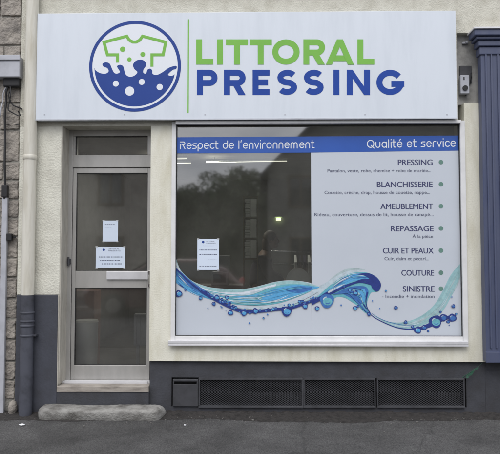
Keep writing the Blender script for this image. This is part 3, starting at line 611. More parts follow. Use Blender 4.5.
# big letters, each as strokes fitted into its own measured box; T = stroke width in px
def glyph(mb, ch, xa, xb, ya, yb, T=5.9):
    def to(q): return [P(a, b, y) for a, b in q]
    w_ = T*pxm; c = T/2; w = xb-xa; hh = yb-ya
    lv = [0]
    def S_(q, closed=False): mb.ribbon(to(q), w_, y-.0006-lv[0], .0006, 0, closed); lv[0] += .0002
    def pa(cx, cy, rx, ry, a0, a1, n=16): return [(cx+rx*math.cos(math.radians(a0+(a1-a0)*i/n)), cy-ry*math.sin(math.radians(a0+(a1-a0)*i/n))) for i in range(n+1)]
    if ch == 'L': S_([(xa+c, ya), (xa+c, yb-c), (xb, yb-c)])
    elif ch == 'I': S_([((xa+xb)/2, ya), ((xa+xb)/2, yb)])
    elif ch == 'T': S_([(xa, ya+c), (xb, ya+c)]); S_([((xa+xb)/2, ya+T-.2), ((xa+xb)/2, yb)])
    elif ch == 'O': S_(pa((xa+xb)/2, (ya+yb)/2, w/2-c, hh/2-c, 0, 348.75, 31), True)
    elif ch in 'PR':
        r = (hh*.64-T)/2; S_([(xa+c, ya), (xa+c, yb)])
        rr = min(r, w*.45)
        S_([(xa+T-.2, ya+c)]+pa(xb-c-rr, ya+c+r, rr, r, 90, -90)+[(xa+T-.2, ya+c+2*r)])
        if ch == 'R': mb.ppoly([(xa+w*.36, ya+2*r+c), (xa+w*.36+T*1.15, ya+2*r+c), (xb, yb), (xb-T*1.2, yb)], y-.0014, .0006)
    elif ch == 'E':
        S_([(xb, ya+c), (xa+c, ya+c), (xa+c, yb-c), (xb, yb-c)]); S_([(xa+T-.2, (ya+yb)/2), (xb-1.5, (ya+yb)/2)])
    elif ch == 'S':
        r = (hh-T)/4; cxm = (xa+xb)/2
        S_(pa(cxm+.2, ya+c+r, w/2-c-.2, r, 32, 270, 18)[:-1]+pa(cxm-.2, yb-c-r, w/2-c-.2, r, 90, -148, 18))
    elif ch == 'A':
        m = (xa+xb)/2; S_([(xa+w*.22, yb-hh*.25), (xb-w*.22, yb-hh*.25)])
        mb.ppoly([(m-T*.5, ya), (m+T*.5, ya), (m+T*.55, ya+.3), (xa+T*1.05, yb), (xa, yb)], y-.0014, .0006); mb.ppoly([(m-T*.5, ya), (m+T*.5, ya), (xb, yb), (xb-T*1.05, yb), (m-T*.55, ya+.3)], y-.0018, .0006)
    elif ch == 'N':
        S_([(xa+c, ya), (xa+c, yb)]); S_([(xb-c, ya), (xb-c, yb)]); mb.ppoly([(xa, ya), (xa+T*1.0, ya), (xb, yb), (xb-T*1.0, yb)], y-.0014, .0006)
    elif ch == 'G':
        S_(pa(xa+w*.5, (ya+yb)/2, w*.5-c, hh/2-c, 38, 358, 28)); S_([(xa+w*.54, (ya+yb)/2+c*.5), (xb+.3, (ya+yb)/2+c*.5)])
mb = MB()
for ch, a, b in (('L', 196.2, 213.2), ('I', 217, 223), ('T', 226, 248), ('T', 249.6, 271.8), ('O', 272.3, 299.6), ('R', 303.4, 325), ('A', 325.8, 354), ('L', 357.4, 374.4)): mb = MB(); glyph(mb, ch, a, b, 39.3, 64.6); mb.build('sign_letter', M['green'], SG)
for ch, a, b in (('P', 197, 217.5), ('R', 224, 245.6), ('E', 252.6, 269.6), ('S', 277, 297.4), ('S', 303.6, 324), ('I', 333.4, 339.4), ('N', 346.8, 370), ('G', 376.4, 404)): mb = MB(); glyph(mb, ch, a, b, 69.8, 95); mb.build('sign_letter', M['blue'], SG)
# narrow black strip behind the sign's left edge
mb = MB(); mb.prect(33.6, 34, 36.8, 106, -.05, -.002); mb.build('dark_strip', M['black'], SG)

# ------------------------------------------------------------------ notices
def paper(name, a, b, c, d, Y, label, cat, rows, logo=True):
    o = thing(name, label, cat, (*[P((a+c)/2, d, Y)[0], Y, P((a+c)/2, d, Y)[1]],))
    mb = MB(); mb.prect(a, b, c, d, Y-.0006, Y); mb.build('sheet', M['paper'], o)
    w = c-a
    if logo:
        mb = MB()
        X, Z = P(a+w*.27, b+3.0, Y-.001); mb.disc(X, Z, .013, Y-.0008, .0003, 0, 16); mb.build('logo', M['lblue'], o); mb = MB()
        text_mesh(mb, 'LITTORAL', Y-.0012, 0, px_left=a+w*.4, py_top=b+1.7, py_base=b+2.7, fit=(a+w*.42, a+w*.8)); mb.build('heading', M['ink'], o); mb = MB()
        text_mesh(mb, 'PRESSING', Y-.0012, 0, px_left=a+w*.4, py_top=b+3.6, py_base=b+4.6, fit=(a+w*.42, a+w*.84)); mb.build('heading', M['ink'], o)
    for (yy, x0, x1, hh) in rows:
        x = a+w*x0; mb = MB()
        while x < a+w*x1:
            l = random.uniform(.5, 1.7); A0, B0 = P(x, yy, Y), P(min(x+l, a+w*x1), yy+hh, Y)
            mb.poly([(A0[0], A0[1]), (B0[0], A0[1]), (B0[0], B0[1]), (A0[0], B0[1])], Y-.0008, .0003); x += l+random.uniform(.25, .7)
        mb.build('print_line', M['ink'], o)
    for (tx_, ty_) in ((a+.8, b), (c-.8, b), (a+.8, d), (c-.8, d)): mb = MB(); mb.prect(tx_-1.1, ty_-.6, tx_+1.1, ty_+.6, Y-.0012, Y-.0008); mb.build('tape', M['tape'], o)
    return o
paper('notice', 102.7, 220.6, 118, 241.5, YD+.034, 'small blank upright white notice taped on the upper door glass', 'notice', [(224.2, .15, .8, .35), (227.2, .15, .6, .3)], False)
paper('notice', 95.8, 246.8, 125.2, 268.2, YD+.034, 'wide white notice with logo low on the upper door glass', 'notice', [(256.6, .1, .92, .9), (260.2, .15, .82, .7), (263.4, .2, .9, .9)])
paper('notice', 197.3, 239, 219, 270, YG-.0006, 'tall white opening hours sheet on the left of the shop window', 'notice', [(245.6, .25, .75, .3), (249.6, .1, .9, .8), (254, .1, .9, .8), (259, .5, .9, .25), (265.8, .1, .9, .6)])

# ------------------------------------------------------------------ left: stone neighbour, pipe, cables
NB = thing('stone_building', 'rough stone block wall of the neighbouring house at the left edge', 'building', (-2.6, 0, 0))
xb_ = XL-.004
mb = MB(); mb.box(-8, xb_, .035, .34, -.05, 6.2); mb.build('mortar_wall', M['mortar'], NB)
mb = MB(); z = .14; row = 0
while z < 6.1:
    hgt = random.uniform(.185, .225) if z < 2.5 else random.uniform(.26, .34); x = xb_-.002-random.uniform(0, .012); first = True
    while x > -8:
        wd = random.uniform(.2, .5) if not (first and row % 2) else random.uniform(.16, .22); first = False
        j = random.uniform(-.006, .010); g = .011
        mb.box(x-wd+g, x-g*.3, .016+j, .10, z+g, z+hgt-g); x -= wd
    z += hgt; row += 1
o = mb.build('stone_blocks', M['stone'], NB, bevel=.007, seg=2)
tx = bpy.data.textures.new('rough', 'CLOUDS'); tx.noise_scale = .05
sb = o.modifiers.new('sub', 'SUBSURF'); sb.subdivision_type = 'SIMPLE'; sb.levels = 3; sb.render_levels = 3
dm = o.modifiers.new('disp', 'DISPLACE'); dm.texture = tx; dm.strength = .026; dm.texture_coords = 'GLOBAL'
a, b, c, d = RC(8, 400, 17, 415, -.03)
mb = MB(); mb.ball(((a+b)/2, -.02, .07), (.045, .05, .075), 0, 12, 9, .1)
tag(mb.build('rubble_stone', M['stone']), 'small rough stone lying at the foot of the stone wall', 'stone')
# downpipe
px0, px1 = P(23.3, 200, -.06)[0], P(35.6, 200, -.06)[0]; pcx, pr = (px0+px1)/2, (px1-px0)/2
DP = thing('downpipe', 'thick cream drainpipe painted dark at its base, left of the door', 'downpipe', (pcx, -.065, 0))
zj = P(30, 295, -.06)[1]
mb = MB(); mb.tube([(pcx, -.065, zj), (pcx, -.065, 6.1)], pr, 28); mb.build('upper_pipe', M['pipe'], DP)
mb = MB(); mb.tube([(pcx, -.065, 0.01), (pcx, -.065, zj)], pr*1.0, 28); mb.build('lower_pipe', M['pipegrey'], DP)
for q in (157,):
    z = P(30, q, -.1)[1]; mb = MB(); mb.tube([(pcx, -.065, z-.026), (pcx, -.065, z-.02), (pcx, -.065, z+.02), (pcx, -.065, z+.026)], [pr*1.0, pr*1.09, pr*1.09, pr], 28); mb.build('collar', M['pipe'], DP)
for q in (313, 321.5, 326, 336):
    z = P(30, q, -.1)[1]; mb = MB(); mb.tube([(pcx, -.065, z-.012), (pcx, -.065, z-.006), (pcx, -.065, z+.006), (pcx, -.065, z+.012)], [pr, pr*1.12, pr*1.12, pr], 28); mb.build('collar', M['pipegrey'], DP)
mb = MB(); z = P(30, 336, -.1)[1]; mb.box(pcx+pr*.9, pcx+pr*1.5, -.075, -.009, z-.008, z+.008); mb.build('bracket', M['pipegrey'], DP)
# junction box + cables
a, b, c, d = RC(-14, 55.5, 19.6, 77, -.09)
JB = thing('junction_box', 'light grey electrical junction box on the stone wall', 'junction box', ((a+b)/2, .0, c))
mb = MB(); mb.box(a, b, -.09, .006, c, d); mb.build('box_body', M['plastic'], JB, bevel=.012, seg=3)
mb = MB(); mb.box(a-.006, b+.006, -.105, -.09, d-.05, d+.004); mb.build('lid', M['plastic'], JB, bevel=.006)
mb = MB(); x, z = P(13, 82, -.03); mb.box(x-.10, x+.075, -.05, .005, z-.055, z+.05); mb.build('cable_entry', M['black'], JB, bevel=.02)
def cab(pix, r, label, Y=-.02, m='black'):
    q = smooth(pix, 5); mb = MB(); mb.tube([(P(a, b, Y)[0], Y+.008*math.sin(i*.9), P(a, b, Y)[1]) for i, (a, b) in enumerate(q)], r, 8)
    tag(mb.build('cable', M[m]), label, 'cable', None)
cab([(12, 80), (7, 90), (5.5, 105), (4.8, 130), (5, 170), (4.6, 199)], .012, 'thick black cable dropping from the junction box into the white conduit')
cab([(15, 80), (9, 94), (12, 104), (20, 108), (22.5, 109)], .007, 'thin black cable looping from the junction box towards the drainpipe')
cab([(8, 79), (11, 93), (8, 108), (13, 113), (20, 116), (18, 111)], .006, 'thin dark cable curling below the junction box', -.045)
cab([(10, 80), (4, 92), (2, 104), (0, 116), (-6, 125)], .006, 'pale grey cable bending left out from the junction box', -.03, 'plastic')
cab([(6.5, 124.5), (12, 124), (19, 125)], .004, 'short thin cable running straight across one stone joint', -.004)
a, b, c, d = RC(.4, 197.5, 6.2, 412, -.03)
mb = MB(); xx0, xx1 = P(2.0, 200, -.03)[0], P(7.2, 200, -.03)[0]; zt_ = P(4, 197.5, -.03)[1]
mb.box(xx0, xx1, -.03, .006, .0, zt_); tag(mb.build('conduit', M['plastic'], bevel=.004), 'straight pale plastic conduit covering the cable down the stone wall', 'conduit')
a, b, c, d = RC(2, 185, 7.5, 197, -.03)
mb = MB(); mb.box(a, b, -.045, .004, c, d); tag(mb.build('cable_clamp', M['black'], bevel=.004), 'black clamp at the top end of the pale conduit', 'clamp')
a, b, c, d = RC(6.5, 233.5, 11.8, 240.5, -.03)
mb = MB(); mb.box(a, b, -.04, .006, c, d); mb.box(b, b+.03, -.012, .006, (c+d)/2-.012, (c+d)/2+.012); tag(mb.build('cable_clip', M['black'], bevel=.004), 'small black clip beside the pale conduit halfway down the wall', 'clip')

# ------------------------------------------------------------------ doorstep
sx_0, sx_1 = P(36, 412, -.12)[0], P(165, 412, -.12)[0]
mb = MB(); n = 40; ring_n = 12; rows_ = []
for i in range(n+1):
    u = i/n; x = sx_0+(sx_1-sx_0)*u; e = min(u, 1-u)*((sx_1-sx_0)); s = min(1, math.sqrt(max(0, 1-(1-min(1, e/.10))**2)))
    s = max(s, .12); w = .22*s; hh = .118*(.35+.65*s)+.003*math.sin(x*9)-.008*math.exp(-((x+1.45)/.35)**2)
    if i in (0, n): hh *= .75
    prof = [(-.002, 0), (-.002, hh), (-w*.35, hh*1.0), (-w*.74, hh*.98), (-w*.93, hh*.90), (-w, hh*.72), (-w*.985, hh*.35), (-w*.93, 0)]
    rows_.append([(x, py_+random.uniform(-.002, .002), pz+random.uniform(-.0015, .0015)) for py_, pz in prof])
m_ = len(rows_[0]); mb.add([v for r in rows_ for v in r], [(i*m_+k, (i+1)*m_+k, (i+1)*m_+k+1, i*m_+k+1) for i in range(n) for k in range(m_-1)]+[list(range(m_)), list(range(n*m_, n*m_+m_))[::-1]], 0, True)
o = mb.build('doorstep', M['step']); sb = o.modifiers.new('sub', 'SUBSURF'); sb.levels = sb.render_levels = 3
t6 = bpy.data.textures.new('chips', 'CLOUDS'); t6.noise_scale = .035; t6.noise_depth = 4; dm = o.modifiers.new('disp', 'DISPLACE'); dm.texture = t6; dm.strength = .005; dm.texture_coords = 'GLOBAL'
tag(o, 'low worn rounded stone step on the pavement under the door', 'doorstep')

# ------------------------------------------------------------------ right: blue neighbouring shopfront, alarm light, weed
NP = thing('blue_shopfront', 'blue painted wooden pilaster with moulded cornice at the right edge', 'shopfront', (2.4, 0, 0))
YB = -.10
bx = P(483.4, 200, YB)[0]; zb_ = P(492, 362, YB)[1]; zc = P(490, 50, YB)[1]
mb = MB(); mb.box(bx, bx+.42, YB, -.002, zb_, zc)
mb.build('shaft', M['pilblue'], NP, bevel=.006)
mb = MB()
for a in (487.5, 493, 499.5):
    xx = P(a, 200, YB)[0]; mb.box(xx, xx+.016, YB-.012, YB, zb_+.13, zc-.02)
mb.build('fluting', M['pilblue'], NP, bevel=.004)
mb = MB(); mb.box(bx-.012, bx+.43, YB-.03, YB-.0, zb_-.004, zb_+.10); mb.build('base_block', M['pilblue'], NP, bevel=.005)
mb = MB()
ztop = P(488, 27, YB-.1)[1]
for (ex, zz0, zz1) in ((.015, zc-.05, zc+.03), (.035, zc+.03, zc+.09), (.06, zc+.09, zc+.12), (.085, zc+.12, ztop-.012)):
    mb.box(bx-ex, 6, YB-ex, -.002, zz0, zz1)
mb.build('cornice', M['pilblue'], NP, bevel=.01, seg=3)
mb = MB(); mb.box(bx-.095, 6, YB-.10, -.002, ztop-.012, ztop+.004); mb.build('flashing', M['sill'], NP)
mb = MB(); mb.box(bx+.422, 6, -.03, .3, .45, .75); mb.box(bx+.422, 6, -.03, .3, 2.9, zc-.052); mb.box(bx+2.2, 6, -.03, .3, .75, 2.9); mb.build('wood_panel', M['pilblue'], NP, bevel=.01)
mb = MB(); mb.add([(bx+.42, .05, .75), (bx+2.2, .05, .75), (bx+2.2, .05, 2.9), (bx+.42, .05, 2.9)], [(0, 1, 2, 3)]); mb.build('pane', M['carglass'], NP)
mb = MB(); mb.box(XF+.001, 6, .034, .3, -.05, .448); mb.box(XF+.001, bx+.42, .034, .3, .449, zb_+.05); mb.build('plinth', M['dirtyplinth'], NP)
mb = MB(); mb.box(XF+.002, bx+.2, -.001, .3, zb_+.052, sz0-.002); mb.build('side_wall', M['cream'], NP)
a, b, c, d = RC(461.5, 65, 473, 98, .03)
AL = thing('alarm_light', 'small box with round dark lens mounted in the grey recess beside the sign', 'alarm light', ((a+b)/2, .06, c))
a, b, c, d = RC(459.5, 66, 471.5, 83, .06); mb = MB(); mb.box(a, b, .05, .069, c, d); mb.build('back_plate', M['ventplate'], AL, bevel=.003)
a, b, c, d = RC(460.5, 75, 469.5, 93.5, .0); mb = MB(); mb.box(a, b, .0, .05, c, d); mb.build('housing', M['plastic'], AL, bevel=.006)
mb = MB(); mb.tube([((a+b)/2, -.012, c+.055), ((a+b)/2, .001, c+.055)], .026, 20); mb.build('lens', M['black'], AL)
mb = MB(); mb.box(a+.03, a+.042, -.002, .0, d-.05, d-.02); mb.build('marking', M['black'], AL)
mb = MB(); X, Z = P(472, 74, .03); mb.tube([(X, .06, Z+.02), (X-.004, .03, Z+.01), (X-.01, .03, Z-.04), (X-.02, .05, Z-.10), (X-.06, .05, Z-.22)], .005, 8); mb.build('wire', M['black'], AL)
X, Z = P(465, 43, .06); mb = MB(); mb.box(X-.03, X+.03, .045, .069, Z-.012, Z+.008); mb.tube([(X+.01, .03, Z+.002), (X+.01, .06, Z+.002)], .012, 10)
tag(mb.build('wall_bracket', M['plastic'], bevel=.003), 'tiny pale bracket near the top of the grey recess', 'bracket')
# weed
X, Z = P(462, 379, .0)
WD = thing('weed', 'small dark green weed growing out of the plinth near the blue pilaster', 'plant', (X, .03, Z))
mb = MB(); mb.tube([(X, .034, Z-.01), (X+.03, 0, Z+.03), (X+.08, -.02, Z+.07), (X+.12, -.02, Z+.10), (X+.2, -.01, Z+.16)], [.004, .004, .003, .002, .001], 6); mb.build('stem', M['weed'], WD)
mb = MB()
for i in range(9):
    q = .02+i*.0125; aa = random.uniform(-.5, .6)+.7; l = random.uniform(.035, .065)*(1.2-i*.07); c0 = Vector((X+q, -.02-random.uniform(0, .02), Z+q*.8)); d = Vector((math.cos(aa), random.uniform(-.5, .2), math.sin(aa)))*l; s = Vector((-math.sin(aa), .2, math.cos(aa)))*l*.22
    mb.add([c0, c0+d*.5+s, c0+d, c0+d*.5-s], [(0, 1, 2, 3)])
mb.build('leaves', M['weed'], WD)

# ------------------------------------------------------------------ interior
RM = thing('shop_interior', 'dim shop room behind the glass with pale ceiling', 'room', (0, 3, .28))
zf = .28; zc_ = 2.95
mb = MB(); mb.box(XL, 3.0, 5.2, 5.3, 0, 3.2); mb.box(XL-.1, XL, .34, 5.3, 0, 3.2); mb.box(3.0, 3.1, .34, 5.3, 0, 3.2); mb.build('room_wall', M['room'], RM)
mb = MB(); mb.box(XL, 3.0, .322, 5.2, zf-.1, zf); mb.build('room_floor', M['floor'], RM)
mb = MB(); mb.box(XL, 3.0, .322, 5.2, zc_+.05, zc_+.12); mb.build('room_ceiling', M['ceil'], RM)
def T3(px, py, Y): x, z = P(px, py, Y); return (x, Y, z)
for (a, b, c, d, Y, lab) in ((206, 162.5, 287, 161, 2.6, 'long lit fluorescent tube seen under the blue banner'), (150, 159.4, 187, 158.6, 2.2, 'upper of two lit tubes at the left edge of the window'), (152, 163.8, 191, 163, 2.4, 'lower of two lit tubes at the left edge of the window')):
    p, q = Vector(T3(a, b, Y)), Vector(T3(c, d, Y+.2)); o = thing('fluorescent_light', lab, 'ceiling light', tuple((p+q)/2), 'fluorescent tubes in the shop')
    mb = MB(); mb.tube([p, q], .0065, 8); mb.build('tube', M['tube'], o)
    mb = MB(); u = Vector((0, 0, .025)); mb.tube([p+u, q+u], .012, 6)
    for s in (.1, .9): m0 = p.lerp(q, s); mb.tube([m0+u, (m0.x, m0.y, zc_+.05)], .004, 6)
    mb.build('fixture', M['white'], o)
    ld = bpy.data.lights.new('fluorescent_lamp', 'AREA'); ld.shape = 'RECTANGLE'; ld.size = (q-p).length; ld.size_y = .03; ld.energy = 5; ld.color = (1, .98, .88)
    lo = bpy.data.objects.new('fluorescent_lamp', ld); COL.objects.link(lo); lo.parent = o; lo.location = (0, 0, -.012); lo.rotation_euler = (0, 0, math.atan2(q.y-p.y, q.x-p.x))
X, Z = P(278.5, 219.2, 5.15)
o = thing('exit_light', 'tiny glowing yellow green exit light on the back wall', 'exit light', (X, 5.15, Z-.04)); mb = MB(); mb.box(X-.045, X+.045, 5.12, 5.2, Z-.022, Z+.022); mb.build('lamp_face', M['exit'], o); mb = MB(); mb.box(X-.07, X+.07, 5.14, 5.2, Z+.031, Z+.05); mb.build('casing', M['white'], o)
# tall narrow shelf of folded linen
a, b, c, d = RC(244, 198, 257, 262, .15)
o = thing('linen_shelf', 'tall narrow shelf of folded pale linen behind the person', 'shelf', ((a+b)/2, 0.28, zf))
mb = MB(); mb.box(a-.012, a, 0.15, 0.40, zf, d+.02); mb.box(b, b+.012, 0.15, 0.40, zf, d+.02)
zz = [d+.01, P(250, 217.5, 0.15)[1], P(250, 238.5, 0.15)[1], P(250, 259, 0.15)[1], .9, .5]
for z in zz: mb.box(a, b, 0.15, 0.40, z-.008, z+.008)
mb.build('rack', M['wood'], o)
for j in range(1, 4):
    mb = MB(); zlo, zhi = zz[j]+.009, zz[j-1]-.012; z = zlo; mid = a+(b-a)*.45
    while z < zhi-.012: t_ = random.uniform(.018, .035); mb.box(a+.004+random.uniform(0, .012), mid, 0.16+random.uniform(0, .012), 0.38, z, z+t_*.8); z += t_
    mb.box(mid+.008, b-.004, 0.155, 0.38, zlo, zhi-.004); mb.build('linen', M['cloth'], o, bevel=.003)
# garment rails with hanging clothes
o = thing('garment_rail', 'steel double garment rail behind the chair inside the shop', 'clothes rail', (.6, 2.6, zf))
mb = MB(); p0, p1 = T3(270, 251.5, 2.7), T3(330, 251.8, 2.7); q0, q1 = T3(266, 263.8, 2.7), T3(330, 264, 2.7)
mb.tube([p0, p1], .012, 8); mb.tube([q0, q1], .012, 8)
for e in (p0, p1): mb.tube([(e[0], e[1], zf), e], .012, 8)
mb.build('rail_frame', M['chrome'], o)
for i in range(9):
    x = p0[0]+.35+i*.065; o2 = thing('hanging_garment', 'pale and dark garments on hangers on the rail behind the chair', 'garment', (x, 2.7, .9), 'garments on the rail')
    mb = MB(); w = .2; zt2 = p0[2]-.05
    mb.add([(x, 2.7-w*.2, zt2), (x, 2.7+w*.2, zt2), (x+.01, 2.7+w, zt2-.1), (x+.012, 2.7+w*1.1, .85), (x-.012, 2.7-w*1.1, .85), (x-.01, 2.7-w, zt2-.1)]+[(x+.03, 2.7-w*.2, zt2), (x+.03, 2.7+w*.2, zt2), (x+.045, 2.7+w, zt2-.1), (x+.05, 2.7+w*1.1, .85), (x+.03, 2.7-w*1.1, .85), (x+.03, 2.7-w, zt2-.1)],
           [(0, 1, 2, 3, 4, 5), (11, 10, 9, 8, 7, 6)]+[(k, (k+1) % 6, (k+1) % 6+6, k+6) for k in range(6)])
    mb.build('cloth', M[['cloth', 'jeans', 'shirt', 'cloth', 'jeans'][i % 5]], o2, bevel=.004)
    mb = MB(); mb.tube([(x+.015, 2.7, zt2), (x+.015, 2.7, zt2+.06), (x+.015, 2.715, zt2+.075)], .002, 5); mb.build('hanger', M['chrome'], o2)
# pale round-backed chair
cx_, cz_ = P(298, 276, .45); tz_ = P(298, 268, .45)[1]; hw = (P(310, 276, .45)[0]-P(286, 276, .45)[0])/2
o = thing('chair', 'pale chair with a tall rounded back just above the blue wave', 'chair', (cx_, .65, zf))
out = [(cx_+hw, .85), (cx_+hw, tz_-.14)]+arc(cx_, tz_-.14, hw, .14, 0, 180, 14)+[(cx_-hw, .85)]
mb = MB(); mb.poly(out, .47, .02); mb.build('backrest', M['white'], o, bevel=.006)
mb = MB(); mb.box(cx_-hw, cx_+hw, .47, .85, .80, .84); mb.build('seat', M['white'], o, bevel=.015)
for sx in (-1, 1):
    for yy in (.49, .83): mb = MB(); mb.tube([(cx_+sx*(hw-.02), yy, zf), (cx_+sx*(hw-.03), yy, .80)], .012, 8); mb.build('leg', M['chrome'], o)
# counter with boxes
o = thing('counter', 'dark shop counter running along behind the window', 'counter', (-.3, 1.6, zf))
mb = MB(); mb.box(-1.0, -.12, 1.3, 1.75, zf, 1.18); mb.build('counter_body', M['wood'], o); mb = MB(); mb.box(-1.03, -.09, 1.27, 1.78, 1.18, 1.215); mb.build('worktop', M['room'], o, bevel=.004)
a, b, c, d = RC(211, 272, 228, 283, 1.3)
o = thing('till', 'pale grey till beside the taped hours sheet, behind the glass', 'till', ((a+b)/2, 1.4, 1.215))
mb = MB(); mb.box(a, b, 1.3, 1.6, 1.215, d); mb.build('till_body', M['plastic'], o, bevel=.01); mb = MB(); mb.box(a+.08, b+.02, 1.42, 1.46, d, d+.2); mb.build('till_screen', M['plastic'], o, bevel=.01); mb = MB(); mb.box(a+.03, b-.03, 1.292, 1.3, 1.25, d-.03); mb.build('drawer', M['ventplate'], o)
# things seen through the lower door glass
cx_, cz_ = P(86, 343, .40); r = .118; zt3 = P(86, 322, .40)[1]
o = thing('laundry_bin', 'white cylindrical bin behind the lower left of the door glass', 'bin', (cx_, .42, zf))
mb = MB(); mb.tube([(cx_, .42, zf), (cx_, .42, zt3)], [r*.94, r], 32); mb.build('drum', M['white'], o); mb = MB(); mb.tube([(cx_, .42, zt3), (cx_, .42, zt3+.02)], [r*1.04, r*.98], 32); mb.build('lid', M['cloth'], o)
a, b, c, d = RC(72, 291, 94, 321, 1.0)
mb = MB(); mb.box(a-.1, b, 1.0, 1.3, zf, d); tag(mb.build('carton', mat('card', (.33, .22, .19), .9), bevel=.01), 'tall pinkish carton behind the white bin', 'box')
a, b, c, d = RC(133.5, 314, 149, 346, .62)
o = thing('radiator', 'pale wall radiator behind the lower right of the door glass', 'radiator', ((a+b)/2, .6, c)); mb = MB(); mb.box(a, b+.15, .62, .69, c, d); mb.build('radiator_panel', M['plastic'], o, bevel=.01)
mb = MB()
for i in range(8): xx = a+.015+i*.04; mb.box(xx, xx+.02, .612, .62, c+.02, d-.02)
mb.build('fins', M['plastic'], o, bevel=.003); mb = MB(); mb.box(a+.03, a+.06, .63, .66, zf, c); mb.box(b+.09, b+.12, .63, .66, zf, c); mb.build('feet', M['plastic'], o)
# person
def person(x, y, z0):
    o = thing('person', 'person with brown hair and dark purple top leaning behind the shop window', 'person', (x, y, z0))
    J = {'pel': (0, 0, .84), 'wai': (.01, -.0, 1.0), 'che': (.05, -.01, 1.18), 'shc': (.09, -.01, 1.30), 'nek': (.12, -.01, 1.37), 'hed': (.15, -.01, 1.43),
         'ls': (.07, -.16, 1.27), 'le': (.14, -.19, 1.03), 'lw': (.33, -.14, .96), 'lh': (.37, -.13, .95), 'rs': (.07, .16, 1.27), 're': (.15, .19, 1.04), 'rw': (.33, .14, .97), 'rh': (.37, .13, .96),
         'lk_': (.01, -.09, .78), 'lk': (.03, -.10, .45), 'la': (-.01, -.10, .08), 'lt': (.15, -.10, .035), 'rk_': (.01, .09, .78), 'rk': (.03, .10, .45), 'ra': (-.01, .10, .08), 'rt': (.15, .10, .035)}
    Rd = {'pel': .13, 'wai': .115, 'che': .125, 'shc': .10, 'nek': .052, 'hed': .06, 'ls': .058, 'le': .043, 'lw': .028, 'lh': .028, 'rs': .058, 're': .043, 'rw': .028, 'rh': .028, 'lk_': .085, 'lk': .056, 'la': .04, 'lt': .032, 'rk_': .085, 'rk': .056, 'ra': .04, 'rt': .032}
    Eg = [('pel', 'wai'), ('wai', 'che'), ('che', 'shc'), ('shc', 'nek'), ('nek', 'hed'), ('shc', 'ls'), ('ls', 'le'), ('le', 'lw'), ('lw', 'lh'), ('shc', 'rs'), ('rs', 're'), ('re', 'rw'), ('rw', 'rh'), ('pel', 'lk_'), ('lk_', 'lk'), ('lk', 'la'), ('la', 'lt'), ('pel', 'rk_'), ('rk_', 'rk'), ('rk', 'ra'), ('ra', 'rt')]
    K = list(J); vs = [Vector(J[k]) for k in K]; rad = [Rd[k] for k in K]; eg = [(K.index(a), K.index(b)) for a, b in Eg]
    for s, w, hnd in ((-1, 'lw', 'lh'), (1, 'rw', 'rh')):
        hp = Vector(J[hnd])
        for f in range(5):
            off = (-.032+.018*f)*(-s) if f < 4 else .04*(-s); ln = [.05, .06, .064, .055, .035][f]
            base = hp+Vector((.015 if f < 4 else -.01, off, 0)); tip = base+Vector((ln*.6, off*.2, -.004)); tp2 = tip+Vector((ln*.5, 0, -.022))
            i0 = len(vs); vs += [base, tip, tp2]; rad += [.010, .009, .008]; eg += [(K.index(hnd), i0), (i0, i0+1), (i0+1, i0+2)]
    me = bpy.data.meshes.new('body'); me.from_pydata([v+Vector((x, y, z0)) for v in vs], eg, [])
    b = bpy.data.objects.new('body', me); COL.objects.link(b); b.parent = o; b.matrix_parent_inverse = Matrix.Translation(-Vector((x, y, z0)))
    sk = b.modifiers.new('skin', 'SKIN'); sk.use_smooth_shade = True
    for i, v in enumerate(me.skin_vertices[0].data): v.radius = (rad[i], rad[i]); v.use_root = (i == 0)
    b.modifiers.new('sub', 'SUBSURF').levels = 1; b.modifiers['sub'].render_levels = 2; me.materials.append(M['skin'])
    # garments follow the body
    def skinned(name, keys, m, grow):
        vv = [Vector(J[k])+Vector((x, y, z0)) for k in keys]; ee = [(keys.index(a), keys.index(c)) for a, c in Eg if a in keys and c in keys]
        me = bpy.data.meshes.new(name); me.from_pydata(vv, ee, []); g = bpy.data.objects.new(name, me); COL.objects.link(g); g.parent = o; g.matrix_parent_inverse = Matrix.Translation(-Vector((x, y, z0)))
        g.modifiers.new('skin', 'SKIN').use_smooth_shade = True
        for i, v in enumerate(me.skin_vertices[0].data): v.radius = (Rd[keys[i]]+grow,)*2; v.use_root = (i == 0)
        s_ = g.modifiers.new('sub', 'SUBSURF'); s_.render_levels = 2; me.materials.append(m)
    skinned('top', ['pel', 'wai', 'che', 'shc', 'ls', 'le', 'lw', 'rs', 're', 'rw'], M['shirt'], .032)
    skinned('trousers', ['pel', 'lk_', 'lk', 'la', 'rk_', 'rk', 'ra'], M['jeans'], .028)
    # head with face (looks along +x), hair
    hc = Vector((x+.175, y-.01, z0+1.50)); mb = MB(); mb.ball(hc, (.092, .074, .112), 0, 20, 14)
    mb.ball(hc+Vector((.045, 0, -.065)), (.045, .045, .04), 0, 12, 8); mb.ball(hc+Vector((.093, 0, -.01)), (.018, .012, .022), 0, 8, 6)
    for s in (-1, 1): mb.ball(hc+Vector((-.005, s*.073, -.01)), (.018, .008, .028), 0, 8, 6)
    mb.ball(hc+Vector((.084, 0, -.052)), (.008, .022, .007), 1, 8, 6)
    for s in (-1, 1): mb.ball(hc+Vector((.080, s*.03, .008)), (.009, .012, .007), 2, 8, 6)
    mb.build('head', [M['skin'], mat('lips', (.35, .12, .1), .5), M['black']], o)
    mb = MB(); mb.ball(hc+Vector((-.022, 0, .028)), (.098, .086, .105), 0, 20, 14, .02); mb.ball(hc+Vector((-.07, 0, -.06)), (.06, .072, .15), 0, 14, 10, .03); mb.build('hair', M['hair'], o)
xx_ = P(260, 260, 2.9)[0]; person(xx_-.02, 2.0, zf-.03+.03)

